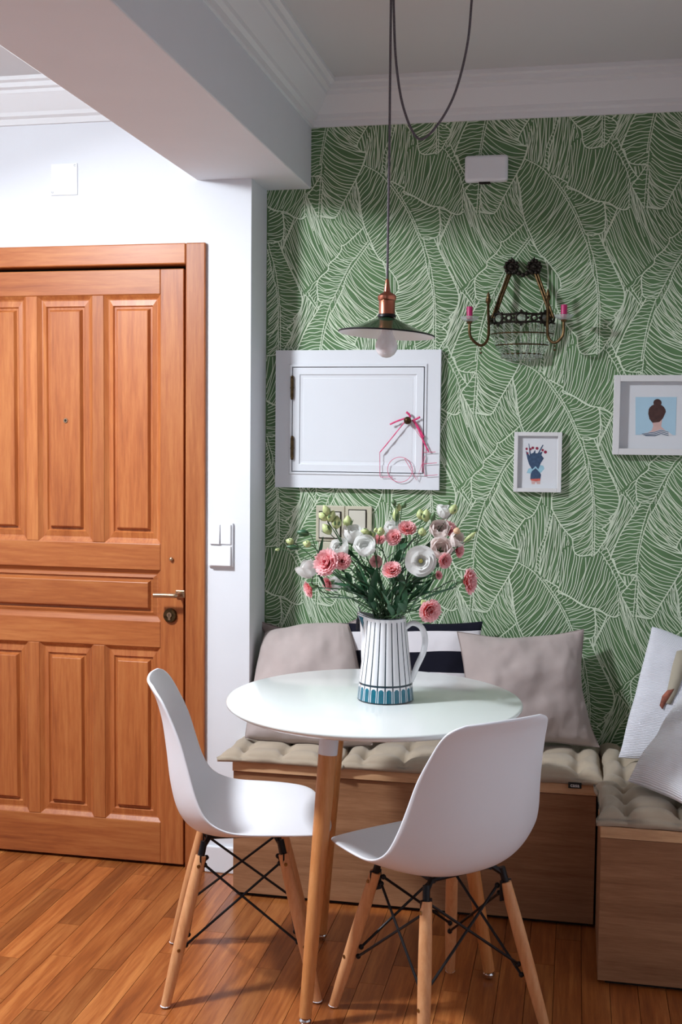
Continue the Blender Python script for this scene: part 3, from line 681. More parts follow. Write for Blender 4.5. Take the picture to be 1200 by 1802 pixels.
mb = MB()
for dz in (.012, -.012): mb.tube(arc(zb_+dz, RX, RY), .0034, 8)
for k, p in enumerate(arc(zb_, RX, RY, n=9)):
    if k in (0, 8): continue
    rr = .0165 if k % 2 == 0 else .009
    d = Vector((p.x-sx, (p.y-YG)*1.6, 0)).normalized(); u = Vector((-d.y, d.x, 0))
    mb.tube([p+d*.003+(u*cos(j*pi/8)+Vector((0, 0, 1))*sin(j*pi/8))*rr for j in range(16)], .0038, 6, closed=True)
    if rr > .01:
        for j in range(8): mb.ball(p+d*.003+(u*cos(j*pi/4)+Vector((0, 0, 1))*sin(j*pi/4))*(rr+.005), .0045, seg=6, rings=4)
obj('band', mb, M['darkbronze'], scn)
for k, p in enumerate(arc(zb_, RX, RY, n=9)):
    if k in (2, 4, 6):
        mb = MB(); mb.ball(p+Vector((0, -.004, 0)), .012, seg=10, rings=6); obj('medallion_glass', mb, M['glass'], scn)
LV = [(586, .98), (606, .82), (622, .62)]
mb = MB()
for py, f in LV: mb.tube(arc(sp(918, py, .05).z, RX*f, RY*f), .0022, 8)
obj('basket_ring', mb, M['antique'], scn)
for k in range(11):
    a_ = pi+pi*(k+.5)/11; mb = MB(); zs = [zb_-.014]+[sp(918, py, .05).z for py, f in LV]+[sp(918, 634, .04).z]; fs = [1.0]+[f for _, f in LV]+[.30]
    for i in range(len(zs)-1):
        nb = 3 if i < 3 else 4
        for j in range(nb):
            t = (j+.5)/nb; f = fs[i]+(fs[i+1]-fs[i])*t; z = zs[i]+(zs[i+1]-zs[i])*t
            mb.ball((sx+RX*f*cos(a_), YG-.004+RY*f*sin(a_), z), .0050, seg=6, rings=4)
    f = .62; mb.ball((sx+RX*f*cos(a_), YG-.004+RY*f*sin(a_)-.004, zs[3]-.007), .0055, seg=6, rings=4, scale=(1, 1, 1.5))
    obj('crystal_strand', mb, M['glass'], scn, angle=20)
for s, (cpx, cpy, lowx, lowy, upx, upy, finy) in ((-1, (826, 568, 846, 608, 859, 545, 512)), (1, (992, 565, 976, 603, 964, 540, 512))):
    c = sp(cpx, cpy, .10)
    ar = catmull([c, sp(cpx-s*2, cpy+25, .10), sp(lowx, lowy, .095), sp(upx+s*0, cpy+25, .085), sp(upx, upy, .075), sp(upx, upy-14, .07)], 6)
    mb = MB(); mb.tube(ar, .0046, 8); e = ar[-1]; mb.ball(e+Vector((0, 0, .004)), .0085, scale=(1, .7, 1.4)); mb.tube([e+Vector((0, 0, .010)), e+Vector((0, 0, .020)), e+Vector((0, 0, .032))], [.0065, .0055, .0006], 8)
    mb.tube([sp(upx, upy+20, .08), sp(upx-s*6, upy+20, .05), (sp(upx-s*14, upy+20, .05).x, YG-.03, zb_)], .003, 6)
    mb.ball(sp(lowx, lowy+6, .095), .003); mb.ball(sp(lowx, lowy+13, .095), .0038)
    mb.lathe([(.001, -.004), (.008, -.002), (.010, .004), (.006, .006)], c, 16)
    arm = obj('candle_arm', mb, M['antique'], scn)
    mb = MB(); mb.lathe([(.006, .004), (.014, .004), (.024, .010), (.030, .016), (.0295, .018), (.023, .0125), (.013, .0065), (.006, .0065)], c, 24); obj('drip_dish', mb, M['dish'], arm)
    mb = MB(); mb.lathe([(.0005, .003), (.0095, .003), (.0095, .048), (.009, .0495), (.007, .0495), (.007, .030), (.0005, .030)], c, 20); obj('candle_sleeve', mb, M['candle'], arm)

# ------------------------------------------------------------------ pendant lamp
LX, LY = -.476, 2.90
lzr = at(680, 588, y=LY).z
pl = thing('pendant_lamp', (LX, LY, at(680, 630, y=LY).z), 'saucer shade pendant lamp with copper socket hanging over the table', 'pendant lamp')
TR = Matrix.Rotation(radians(3.2), 3, 'Y') @ Matrix.Rotation(radians(-1.5), 3, 'X')
rz = [(.020, .040), (.030, .036), (.060, .024), (.095, .010), (.119, .001), (.1215, 0)]
mb = MB(); mb.lathe(rz, (LX, LY, lzr), 64, 0, TR); 
sh = obj('lamp_shade', mb, M['shade_out'], pl)
mb = MB(); mb.lathe([(r-.0005, z-.0022) for r, z in rz[::-1]]+[(.016, .030)], (LX, LY, lzr), 64, 0, TR); obj('shade_lining', mb, M['shade_in'], sh)
mb = MB(); mb.tube([Vector((LX, LY, lzr))+TR @ Vector((.1212*cos(k*pi/40), .1212*sin(k*pi/40), 0)) for k in range(80)], .0020, 8, closed=True); obj('shade_rim', mb, M['black'], sh)
zs_ = lzr
mb = MB(); mb.lathe([(.017, .026), (.017, .040), (.0215, .042), (.0225, .045), (.0205, .048), (.0205, .083), (.0225, .085), (.0235, .089), (.0235, .095), (.020, .099), (.012, .103), (.0085, .106), (.0075, .115), (.004, .136), (.003, .138)], (LX, LY, zs_), 32)
obj('socket', mb, M['copper'], pl)
mb = MB(); mb.lathe([(.0208, .050), (.0232, .047), (.0232, .0435), (.021, .041)], (LX, LY, zs_), 32); obj('socket_collar', mb, M['black'], pl)
zb2_ = at(679, 630, y=LY).z; zc2 = zb2_+.0285
mb = MB(); mb.lathe([(.0004, -.0285), (.010, -.0267), (.0195, -.0205), (.0262, -.011), (.0285, 0), (.0270, .010), (.0220, .021), (.0165, .031), (.0138, .042), (.0135, .052)], (LX, LY, zc2), 32)
obj('bulb', mb, M['bulb'], pl)
mb = MB(); mb.tube([(LX, LY, zs_+.136), (LX+.001, LY, zs_+.45), (LX+.0005, LY, ZCE)], .0031, 8)
mb.tube(catmull([Vector((at(692, -30, y=LY).x, LY, ZCE)), at(693, 20, y=LY), at(697, 110, y=LY), at(710, 190, y=LY), at(736, 244, y=LY), at(768, 222, y=LY), at(800, 165, y=LY), at(822, 80, y=LY), at(830, 0, y=LY), at(833, -40, y=LY)], 8), .0031, 8)
obj('cord', mb, M['cord'], pl)

# ------------------------------------------------------------------ round table
TX, TY, TZ, TR_ = -.4959, 2.8935, .7563, .380
tb = thing('round_table', (TX, TY, 0), 'round white pedestal-height table on splayed wooden legs with white collars', 'table')
tb['label'] = 'round white dining table on three splayed wooden legs with white collars'
mb = MB(); mb.lathe([(.0005, TZ), (TR_-.006, TZ), (TR_-.002, TZ-.0012), (TR_, TZ-.004), (TR_-.001, TZ-.009), (TR_-.012, TZ-.017), (TR_-.04, TZ-.020), (.0005, TZ-.020)], (TX, TY, 0), 128)
obj('tabletop', mb, M['tabletop'], tb, angle=50)
mb = MB(); mb.lathe([(.0005, TZ-.045), (.10, TZ-.045), (.10, TZ-.020)], (TX, TY, 0), 40)
for a_ in (245, 129, 17):
    a = radians(a_); d = Vector((cos(a), sin(a), 0)); c = Vector((TX, TY, TZ-.036)); u = Vector((-d.y, d.x, 0))*.03
    mb.add([c+u, c-u, c-u+d*.22, c+u+d*.22]+[q+Vector((0, 0, .016)) for q in (c+u, c-u, c-u+d*.22, c+u+d*.22)], [(0,1,2,3),(4,5,6,7),(0,1,5,4),(1,2,6,5),(2,3,7,6),(3,0,4,7)])
obj('underframe', mb, M['shell'], tb, smooth=False)
for a_, rt, rf in ((245, .185, .277), (129, .195, .29), (17, .19, .315)):
    a = radians(a_); d = Vector((cos(a), sin(a), 0)); top = Vector((TX, TY, TZ-.020))+d*rt; ft = Vector((TX, TY, .022))+d*rf
    mid = top.lerp(ft, .115)
    mb = MB(); mb.tube([mid.lerp(ft, k/10) for k in range(11)], [.0232-.0078*k/10 for k in range(11)], 24); lg = obj('leg', mb, M['beech2'], tb)
    mb = MB(); mb.tube([top, mid, mid.lerp(ft, .004)], [.0245, .0236, .0232], 24); obj('collar', mb, M['shell'], lg, label='white collar')
    mb = MB(); mb.lathe([(.0005, -.020), (.009, -.019), (.0145, -.013), (.0155, -.007), (.012, -.002), (.007, .001), (.007, .004)], ft, 20); obj('foot', mb, M['chrome'], lg, label='chrome ball foot')

# ------------------------------------------------------------------ chairs
def make_chair(label):
    t = thing('dining_chair', (0, 0, 0), label, 'chair', 'white shell chairs at the round table', rotz=1e-9)
    # side profile of the shell down its middle, and the course of its edge (x forward, z up, half width)
    CE = [((.232, .405), (.205, .414, .135)), ((.226, .420), (.200, .428, .180)), ((.200, .430), (.168, .438, .208)), ((.11, .423), (.09, .446, .224)), ((.0, .410), (.0, .452, .230)),
          ((-.075, .406), (-.050, .464, .229)), ((-.130, .420), (-.088, .490, .222)), ((-.165, .460), (-.112, .535, .211)), ((-.184, .530), (-.130, .595, .197)), ((-.194, .615), (-.150, .662, .184)),
          ((-.206, .700), (-.176, .722, .168)), ((-.222, .758), (-.198, .764, .155)), ((-.236, .786), (-.216, .787, .138)), ((-.246, .802), (-.228, .799, .108))]
    Cc = catmull([(a[0], 0, a[1]) for a, b in CE], 4); Ee = catmull([(b[0], b[2], b[1]) for a, b in CE], 4); J = 28; rows = []
    for c_, e_ in zip(Cc, Ee):
        row = []
        for j in range(J+1):
            v = -1+2*j/J; k = abs(v)**2.5
            row.append(Vector((c_.x+(e_.x-c_.x)*k, v*e_.y, c_.z+(e_.z-c_.z)*k)))
        rows.append(row)
    mb = MB(); mb.grid(rows); obj('shell', mb, M['shell'], t, local=True, solid=.0075, subsurf=1, norecalc=True, angle=180)
    tops = {}; feet = {}
    for sx_ in (1, -1):
        for sy in (1, -1):
            top = Vector((.105*sx_, .118*sy, .362)); ft = Vector((.190*sx_, .183*sy, .004)); tops[sx_, sy] = top; feet[sx_, sy] = ft
            mb = MB(); pts = [top.lerp(ft, k/12) for k in range(13)]
            mb.tube(pts, [.0135+.0030*sin(pi*min(1, k/12*1.05))**.8-.0012*(k/12) for k in range(13)], 20)
            lg = obj('leg', mb, M['beech'], t, local=True)
            for f in (.06, .62):
                mb = MB(); c = top.lerp(ft, f)+Vector((0, sy*.0150, 0)); mb.lathe([(.0004, .002), (.0042, .002), (.0046, 0)], c, 14, 0, Matrix.Rotation(radians(-90*sy), 3, 'X'))
                obj('bolt_cap', mb, M['brass'], lg, local=True)
            mb = MB(); mb.ball(ft+Vector((0, 0, .001)), .0135, scale=(1, 1, .35)); obj('glide', mb, M['plate'], lg, local=True, label='white plastic glide')
            mb = MB(); d = (top-ft).normalized(); mb.tube([top-d*.028, top+d*.036], .0088, 12)
            mb.tube([top+d*.02, Vector((.085*sx_, .09*sy, .400))], .007, 8)
            mb.box((top.x-.002, top.y-.016, top.z-.045), (top.x+.002, top.y+.016, top.z+.005))
            obj('leg_bracket', mb, M['black'], t, local=True)
    def brace(a, b):
        mb = MB(); mb.tube([a, b], .0034, 8); mb.ball(a, .0068); mb.ball(b, .0068); obj('brace', mb, M['black'], t, local=True)
    def pt(k, f, inx=.016): p = tops[k].lerp(feet[k], f); return Vector((p.x*(1-inx/abs(p.x)), p.y*(1-inx/abs(p.y)), p.z))
    for sy in (1, -1): brace(pt((1, sy), .08), pt((-1, sy), .62)); brace(pt((-1, sy), .08), pt((1, sy), .62))
    for sx_ in (1, -1): brace(pt((sx_, 1), .03), pt((sx_, -1), .55)); brace(pt((sx_, -1), .03), pt((sx_, 1), .55))
    mb = MB()
    for s in (1, -1): mb.tube([(-.09, s*.085, .398), (.09, s*.085, .402)], .006, 8); mb.tube([(s*.085, -.085, .400), (s*.085, .085, .400)], .006, 8)
    obj('seat_frame', mb, M['black'], t, local=True)
    return t
def copy_tree(o, parent=None):
    c = o.copy(); COL.objects.link(c)
    if parent: c.parent = parent
    for ch in list(o.children): copy_tree(ch, c)
    return c
ch1 = make_chair('white shell chair in side view beside the wooden door, facing right')
ch2 = copy_tree(ch1); ch2['label'] = 'white shell chair at front right with its rounded back to the viewer'
ch1.location = (-.844, 2.883, 0); ch1.rotation_euler = (0, 0, radians(16.5))
ch2.location = (-.301, 2.736, 0); ch2.rotation_euler = (0, 0, math.atan2(.773, -.635)+radians(4))

# ------------------------------------------------------------------ storage benches
ZL, ZLT = .3965, .4270
XS = .0864
bn = thing('storage_bench', ((XC+XS)/2, (YB+YG)/2, 0), 'long wooden storage bench under the seat cushions along the papered wall', 'bench')
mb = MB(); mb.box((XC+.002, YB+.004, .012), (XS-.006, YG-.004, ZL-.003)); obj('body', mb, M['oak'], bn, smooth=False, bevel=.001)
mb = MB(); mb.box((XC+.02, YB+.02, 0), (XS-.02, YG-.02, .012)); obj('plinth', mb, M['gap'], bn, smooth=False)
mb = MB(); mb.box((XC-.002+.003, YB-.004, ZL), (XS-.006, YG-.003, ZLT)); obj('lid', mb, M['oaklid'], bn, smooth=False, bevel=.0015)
bs = thing('storage_bench', ((XS+XR)/2, (YS+YG)/2, 0), 'side storage bench running forward at the right edge, end panel in view', 'bench')
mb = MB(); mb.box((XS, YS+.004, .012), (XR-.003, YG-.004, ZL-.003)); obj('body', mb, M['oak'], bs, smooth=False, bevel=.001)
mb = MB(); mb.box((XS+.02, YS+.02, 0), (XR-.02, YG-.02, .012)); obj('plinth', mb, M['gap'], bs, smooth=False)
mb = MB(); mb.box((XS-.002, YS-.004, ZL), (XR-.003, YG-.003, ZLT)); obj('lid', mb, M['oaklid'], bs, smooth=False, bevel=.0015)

# ------------------------------------------------------------------ tufted seat cushions
def seat_cushion(x0, x1, y0, y1, z, th, label, nx, ny, seed):
    rr = random.Random(seed); N_, K = 56, 44; rows = []; uv = []
    tf = [(x0+(x1-x0)*(i+.5)/nx, y0+(y1-y0)*(j+.5)/ny) for i in range(nx) for j in range(ny)]
    def hgt(x, y, u, v):
        e = ((1-abs(u)**9)*(1-abs(v)**9))**.34
        h = th*e
        d = 1e9
        for a, b in tf:
            r2 = (x-a)**2+(y-b)**2; h -= th*.45*math.exp(-r2/(2*.014**2)) + th*.28*math.exp(-r2/(2*.045**2))
        for a, b in tf: 
            h -= th*.09*math.exp(-((x-a)/.012)**2)*e + th*.03*math.exp(-((y-b)/.014)**2)*min(1, abs(x-a)*12)*e
        h += .0035*mnoise.noise(Vector((x*22, y*22, seed)))*e+.0016*mnoise.noise(Vector((x*70, y*30, seed)))*e
        return max(h, .004)
    top = []; bot = []
    for i in range(N_+1):
        ra, rb = [], []
        for j in range(K+1):
            u = -1+2*i/N_; v = -1+2*j/K
            uu = math.copysign(1-(1-abs(u))**1.5, u); vv = math.copysign(1-(1-abs(v))**1.5, v)
            sq = 1-.025*(1-abs(vv)**3)*0; pin = .012*(abs(uu*vv)**6)
            wav = .005*mnoise.noise(Vector((uu*3+seed, vv*3, 1.3)))
            x = (x0+x1)/2+uu*((x1-x0)/2+pin)+wav*abs(uu)**3; y = (y0+y1)/2+vv*((y1-y0)/2+pin)+wav*abs(vv)**3
            h = hgt(x, y, uu, vv); mid = th*.30
            ra.append((x, y, z+mid*0+max(h, mid*.9) if False else z+h)); rb.append((x, y, z+.001))
        top.append(ra); bot.append(rb)
    for i in range(N_+1):
        for j in range(K+1):
            if i in (0, N_) or j in (0, K):
                a = top[i][j]; top[i][j] = (a[0], a[1], z+th*.32); bot[i][j] = top[i][j]
            elif i in (1, N_-1) or j in (1, K-1): 
                bot[i][j] = (bot[i][j][0], bot[i][j][1], z+.002)
    t = MB(); t.grid(top); t.grid(bot, flip=True)
    root = obj('seat_cushion', t, M['taupe'], weld=True, angle=180, label=label, cat='seat cushion', group='taupe tufted seat cushions on the benches')
    return root
CZ = ZLT+.001
c1 = seat_cushion(XC-.028, XC+.345, YB-.020, YG-.015, CZ, .050, 'taupe tufted seat cushion at the left end beside the white column', 3, 3, 1)
c2 = seat_cushion(XC+.350, XC+.715, YB-.016, YG-.015, CZ, .056, 'taupe tufted seat cushion in the middle of the long bench, under the table edge', 3, 3, 2)
c3 = seat_cushion(XC+.720, XS+.006, YB-.012, YG-.015, CZ, .060, 'taupe tufted seat cushion with a black woven tag at the bench corner', 3, 3, 3)
yb_ = at(1065, 1378, z=CZ+.03).y
c4 = seat_cushion(XS+.012, XS+.40, yb_+.004, YG-.012, CZ, .058, 'taupe tufted seat cushion in the corner behind the front one', 3, 3, 4)
c5 = seat_cushion(XS-.004, XS+.40, YS-.006, yb_-.002, CZ, .066, 'taupe tufted seat cushion on the near end of the side bench', 3, 3, 5)
# woven tag with lettering: part of the corner cushion
A = at(1000, 1378, y=YB-.016)
mb = MB(); mb.box((A.x, YB-.0190, A.z-.0135), (A.x+.0375, YB-.0175, A.z+.0035)); tg = obj('tag', mb, M['label'], c3, smooth=False, label='black woven tag with white lettering')
fc = bpy.data.curves.new('tag_lettering', 'FONT'); fc.body = 'casa'; fc.size = .0155; fc.extrude = .0003; fc.align_x = 'CENTER'; fc.offset = .0002
tmp = bpy.data.objects.new('tmp', fc); COL.objects.link(tmp); bpy.context.view_layer.update()
me = bpy.data.meshes.new_from_object(tmp.evaluated_get(bpy.context.evaluated_depsgraph_get())); bpy.data.objects.remove(tmp)
me.materials.clear(); me.materials.append(M['labeltxt'])
lt = bpy.data.objects.new('tag_lettering', me); COL.objects.link(lt); lt.parent = tg
_o = ORG[c3.name]; lt.rotation_euler = (radians(90), 0, 0); lt.location = Vector((A.x+.01875, YB-.0195, A.z-.0095))-_o
mb = MB(); A = at(1049, 1425, y=YS+.05)
mb.box((XS-.0085, YS+.055, .452), (XS-.0060, YS+.072, .466)); obj('tag', mb, M['label'], c5, smooth=False, label='small black side tag')

# ------------------------------------------------------------------ throw pillows
def pillow(name, corners, th, mat, label, seed=0, sag=.03, wr=.010, extra=None, bulge=.5, seam=None, cat='pillow', group=None):
    """corners: bottom-left, bottom-right, top-right, top-left seen from the front"""
    BL, BR, TR2, TL = [Vector(c) for c in corners]; K = 48
    nrm = ((BR-BL).cross(TL-BL)).normalized()
    if nrm.y > 0: nrm = -nrm
    ctr = (BL+BR+TR2+TL)/4
    front, back, uvf = [], [], []
    def pos(u, v):
        a = (u+1)/2; b = (v+1)/2
        p = BL*(1-a)*(1-b)+BR*a*(1-b)+TR2*a*b+TL*(1-a)*b
        conc = sag*((1-u*u)*abs(v)**3+(1-v*v)*abs(u)**3)
        q = p+(ctr-p)*conc*1.6
        q += (mnoise.noise_vector(Vector((u*1.7+seed, v*1.7, seed*.7)))*.006)
        return q
    for i in range(K+1):
        f_, b_ = [], []
        for j in range(K+1):
            u = -1+2*i/K; v = -1+2*j/K; u = math.copysign(1-(1-abs(u))**1.3, u); v = math.copysign(1-(1-abs(v))**1.3, v)
            p = pos(u, v); e = max(0, (1-u*u)*(1-v*v))**bulge
            w = wr*(mnoise.noise(Vector((u*2.2, v*2.2, seed+3)))*1.2+.5*mnoise.noise(Vector((u*6, v*5, seed+9))))*min(1, e*2.5)
            w += wr*.35*mnoise.noise(Vector((u*18, v*2.5, seed)))*(1-e)*min(1, (1-abs(u))*12, (1-abs(v))*12)
            f_.append(p+nrm*(th/2*e+w)); b_.append(p-nrm*(th/2*e*.9)); uvf.append(((u+1)/2, (v+1)/2))
        front.append(f_); back.append(b_)
    mb = MB(); mb.grid(front); mb.grid(back, flip=True)
    o = obj(name, mb, mat, angle=180, uv=uvf+uvf, label=label, cat=cat, group=group)
    if seam:
        pts = [pos(math.cos(0)*u, v) for u, v in [(-1+2*k/24, -1) for k in range(24)]+[(1, -1+2*k/24) for k in range(24)]+[(1-2*k/24, 1) for k in range(24)]+[(-1, 1-2*k/24) for k in range(24)]]
        m2 = MB(); m2.tube(pts, .0022, 6, closed=True); obj('piping', m2, seam, o)
    return o, pos, nrm
G1 = 'mauve linen pillows on the long bench'
CT = CZ+.050
V = Vector
pillow('throw_pillow', [(-1.003, 3.47, CT-.005), (-.600, 3.47, CT-.004), (at(614, 1098, y=3.63)), (at(468, 1112, y=3.64))], .155, M['mauve'], 'plump mauve linen pillow at the left end against the column', 1, -.035, .008, bulge=.42, seam=M['mauve_seam'], group=G1)
pillow('throw_pillow', [(-1.000, 3.690, CT), (-.665, 3.690, CT), at(648, 1080, y=3.685), at(455, 1092, y=3.70)], .040, M['mauve'], 'mauve linen pillow tucked behind the plump left one, only its corners showing', 12, .22, .004, seam=M['mauve_seam'], group=G1)
st, spos, sn = pillow('throw_pillow', [(-.700, 3.590, CT), (-.300, 3.590, CT), at(850, 1092, y=3.685), at(598, 1096, y=3.64)], .085, M['stripes'], 'black and white striped pillow behind the flower jug', 4, .03, .006)
pillow('throw_pillow', [(-.335, 3.450, CT-.018), at(1054, 1314, z=CT+.002), at(1026, 1107, y=3.665), at(804, 1112, y=3.625)], .130, M['mauve'], 'mauve linen pillow leaning on the wallpaper right of the table', 8, .085, .010, seam=M['mauve_seam'], group=G1)
p0 = at(632, 1082, y=3.56); mb = MB(); rr = random.Random(3)
for k in range(16):
    a = rr.random()*2*pi; r = .009*rr.random()**.5
    mb.tube([p0+V((r*.4*cos(a), r*.4*sin(a), 0)), p0+V((r*cos(a), r*sin(a), -.018)), p0+V((r*1.15*cos(a), r*1.15*sin(a), -.045+rr.uniform(-.004, .004)))], .0016, 5)
mb.ball(p0+V((0, 0, .002)), .007); mb.tube([p0, p0+V((-.006, .05, .010)), p0+V((-.02, .09, .012))], .0018, 6)
obj('tassel', mb, M['tassel'], st, label='black yarn tassel at the corner')
G2 = 'white ribbed pillows in the bench corner'
bl = V((.142, 3.46, CT+.012)); tl = at(1145, 1103, y=3.62)
w1, wpos, wn = pillow('throw_pillow', [bl, bl+V((.38, -.05, -.02)), tl+V((.36, .02, -.09)), tl], .10, M['rib'], 'white ribbed pillow with a beige printed stem, behind the other white one', 5, .02, .004, group=G2)
def decal(parent, pos, nrm, poly, off, mat, name, th=.05, bulge=.5):
    mb = MB(); v = []
    for u, w in poly:
        e = max(0, (1-u*u)*(1-w*w))**bulge; v.append(pos(u, w)+nrm*(off+.5*th*2*e/2*2*.5*2))
    mb.add(v, [tuple(range(len(v)))]); return obj(name, mb, mat, parent, smooth=False, norecalc=True, solid=.0006)
bl = at(1103, 1372, z=CT+.020); tl = at(1222, 1195, y=3.36)
w2, _, _ = pillow('throw_pillow', [bl, at(1300, 1470, z=CT+.012), tl+V((.30, -.10, -.02)), tl], .13, M['rib2'], 'white ribbed pillow lying forward on the near side cushion, cut by the frame', 6, .02, .006, group=G2)
# printed stem on the rear white pillow: follows its face
mb = MB()
def on_pillow(px, py, th=.10):
    p = at(px, py, y=3.6)
    best = None
    for i in range(41):
        for j in range(41):
            u = -1+2*i/40; v = -1+2*j/40
            e = max(0, (1-u*u)*(1-v*v))**.5; q = wpos(u, v)+wn*(th/2*e+.004)
            d = q-V((0, 0, CAM_H)); k = d.y
            pr = d/ d.y; tr = (p-V((0, 0, CAM_H)))/p.y
            e2 = (pr-tr).length
            if best is None or e2 < best[0]: best = (e2, q)
    return best[1]
L_ = [on_pillow(*p) for p in ((1192, 1145), (1186, 1170), (1180, 1195), (1172, 1220), (1168, 1238))]; R_ = [on_pillow(*p) for p in ((1212, 1145), (1206, 1170), (1198, 1195), (1188, 1220), (1180, 1238))]
mb.grid([L_, R_]); obj('printed_stem', mb, M['motif'], w1, solid=.0008, norecalc=True)
L_ = [on_pillow(*p) for p in ((1172, 1214), (1167, 1228), (1163, 1244))]; R_ = [on_pillow(*p) for p in ((1186, 1212), (1178, 1228), (1167, 1246))]
for q in L_+R_: q += wn*.001
mb = MB(); mb.grid([L_, R_]); obj('printed_root', mb, M['motif2'], w1, solid=.0008, norecalc=True)

# ------------------------------------------------------------------ striped jug
JX, JY = -.466, 2.893
jb = at(683, 1240, z=TZ)
jug = thing('ceramic_jug', (JX, JY, TZ), 'white ceramic jug with dark pinstripes and teal arches, holding the flowers', 'jug')
NS, FL = 264, 22; H = .214
prof = [(.0690, .0), (.0730, .002)]+[(.0730-.00016*k, .002+.0016*k) for k in range(1, 26)]+[(.0672, .0445), (.0682, .047)]+[(.0685-(.0685-.0510)*t-.0008*sin(pi*t), .049+(.200-.049)*t) for t in [k/14 for k in range(15)]]+[(.0505, .204), (.0502, .2120), (.0500, H)]
rows = []; hz = [z for r, z in prof]
def spout(a, z):
    d = (a-pi+pi) ; k = max(0, cos(a-pi))          # spout on the -x side
    w = max(0, (z-.150)/(H-.150)) if z > .150 else 0
    return (.027*w**1.5)*k**12, .009*w**2*k**10
for i, (r, z) in enumerate(prof):
    row = []
    for k in range(NS):
        a = 2*pi*k/NS; fl = abs(sin(a*FL/2)); sc_ = 1.0
        rr = r + (.0016*(fl**.5)-.0010 if .047 < z < .206 else 0)
        o, dz = spout(a, z); row.append((JX+(rr+o)*cos(a), JY+(rr+o)*sin(a), TZ+z+dz))
    rows.append(row)
nA = 12
def jm(i, k):
    z = (hz[i]+hz[min(i+1, len(hz)-1)])/2; a = 2*pi*(k+.5)/NS
    if z < .003: return 2
    if z < .0425:
        ph = (k % nA)/nA; ph = abs(ph-.5+.5/nA)*2        # 0 at arch centre
        h = (z-.003)/.0395
        if ph > .84: return 1 if h < .80 else 2
        if h < .86*math.sqrt(max(0, 1-ph**3)) and ph < .70: return 1
        return 0
    if z < .0475: return 2
    if z < .206: return 2 if (k % nA) in (0, 11) else 0
    if z > .2120: return 2
    return 0
mb = MB(); mb.grid(rows, jm, cv=True, flip=True)
inner = [[(JX+(q[0]-JX)*.93, JY+(q[1]-JY)*.93, q[2]-.0002) for q in rows[-1]], [(JX+(q[0]-JX)*.90, JY+(q[1]-JY)*.90, q[2]-.03) for q in rows[-2]], [(JX+.060*cos(2*pi*k/NS), JY+.060*sin(2*pi*k/NS), TZ+.02) for k in range(NS)]]
mb.grid([rows[-1]]+inner, 0, cv=True, flip=True)
n0 = len(mb.v); mb.v += [(JX, JY, TZ+.02), (JX, JY, TZ+.0003)]
for k in range(NS):
    mb.f.append((n0-NS+k, n0-NS+(k+1) % NS, n0)); mb.m.append(0); mb.f.append(((k+1) % NS, k, n0+1)); mb.m.append(0)
obj('body', mb, [M['jugw'], M['jugt'], M['jugd']], jug, angle=60, norecalc=True)
# teal blot under the spout
mb = MB(); pat = []
for i in range(7):
    row = []
    for j in range(7):
        z = .172+.036*i/6; a = pi+(.20+.40*(j/6-.5)*(.25+.75*i/6)*(1+.2*sin(i*2.1)))
        r = np.interp(z, hz, [r for r, _ in prof]); o, dz = spout(a, z); row.append((JX+(r+o+.0016)*cos(a), JY+(r+o+.0016)*sin(a), TZ+z+dz))
    pat.append(row)
mb.grid(pat); obj('spout_glaze', mb, M['jugt'], jug, label='teal glaze patch at the spout')
hp = catmull([(JX+.048, JY-.004, TZ+.186), (JX+.068, JY-.006, TZ+.200), (JX+.090, JY-.008, TZ+.192), (JX+.101, JY-.009, TZ+.165), (JX+.098, JY-.008, TZ+.130), (JX+.082, JY-.007, TZ+.092), (JX+.072, JY-.005, TZ+.066), (JX+.066, JY-.004, TZ+.050)], 6)
mb = MB(); mb.tube(hp, [.0062+.0015*sin(pi*k/(len(hp)-1)) for k in range(len(hp))], 14); obj('handle', mb, M['jugw'], jug)

# ------------------------------------------------------------------ flowers
def frame_to(d):
    d = Vector(d).normalized(); return d.to_track_quat('Z', 'Y').to_matrix()
def petal(mb, R, c, az, tilt0, length, width, curl, ruffle=0, mi=0, nu=6, nv=7, rr=None, base_r=.002, edge=None):
    """one petal: grows from the axis at c; tilt0 opening angle at the base, curl added to it towards the tip"""
    P = []; x, z = base_r, 0.0; ca, sa = cos(az), sin(az); ph = rr.uniform(0, 6) if rr else 0
    steps = []
    for i in range(nu+1):
        t = i/nu; th = tilt0+curl*t; steps.append((x, z, t)); x += sin(th)*length/nu; z += cos(th)*length/nu
    for (x, z, t) in steps:
        w = width*(sin(pi*(.06+.72*t)))**.7 if ruffle == 0 else width*(.15+.85*t)
        row = []
        for j in range(nv+1):
            s = -1+2*j/nv; lx = x-abs(s)**2*w*.35; dy = s*w
            rz = ruffle*sin(s*9+ph)*t*t+ruffle*.6*sin(s*17+ph*2)*t**3
            v = Vector((lx+rz*.8, dy, z-abs(s)**2*0+rz))
            if ruffle: v.z -= .12*length*abs(s)*t
            v = Vector((v.x*ca-v.y*sa, v.x*sa+v.y*ca, v.z)); row.append(c+R @ v)
        P.append(row)
    mb.grid(P, (lambda i, j: edge if (edge is not None and i >= nu-1) else mi))
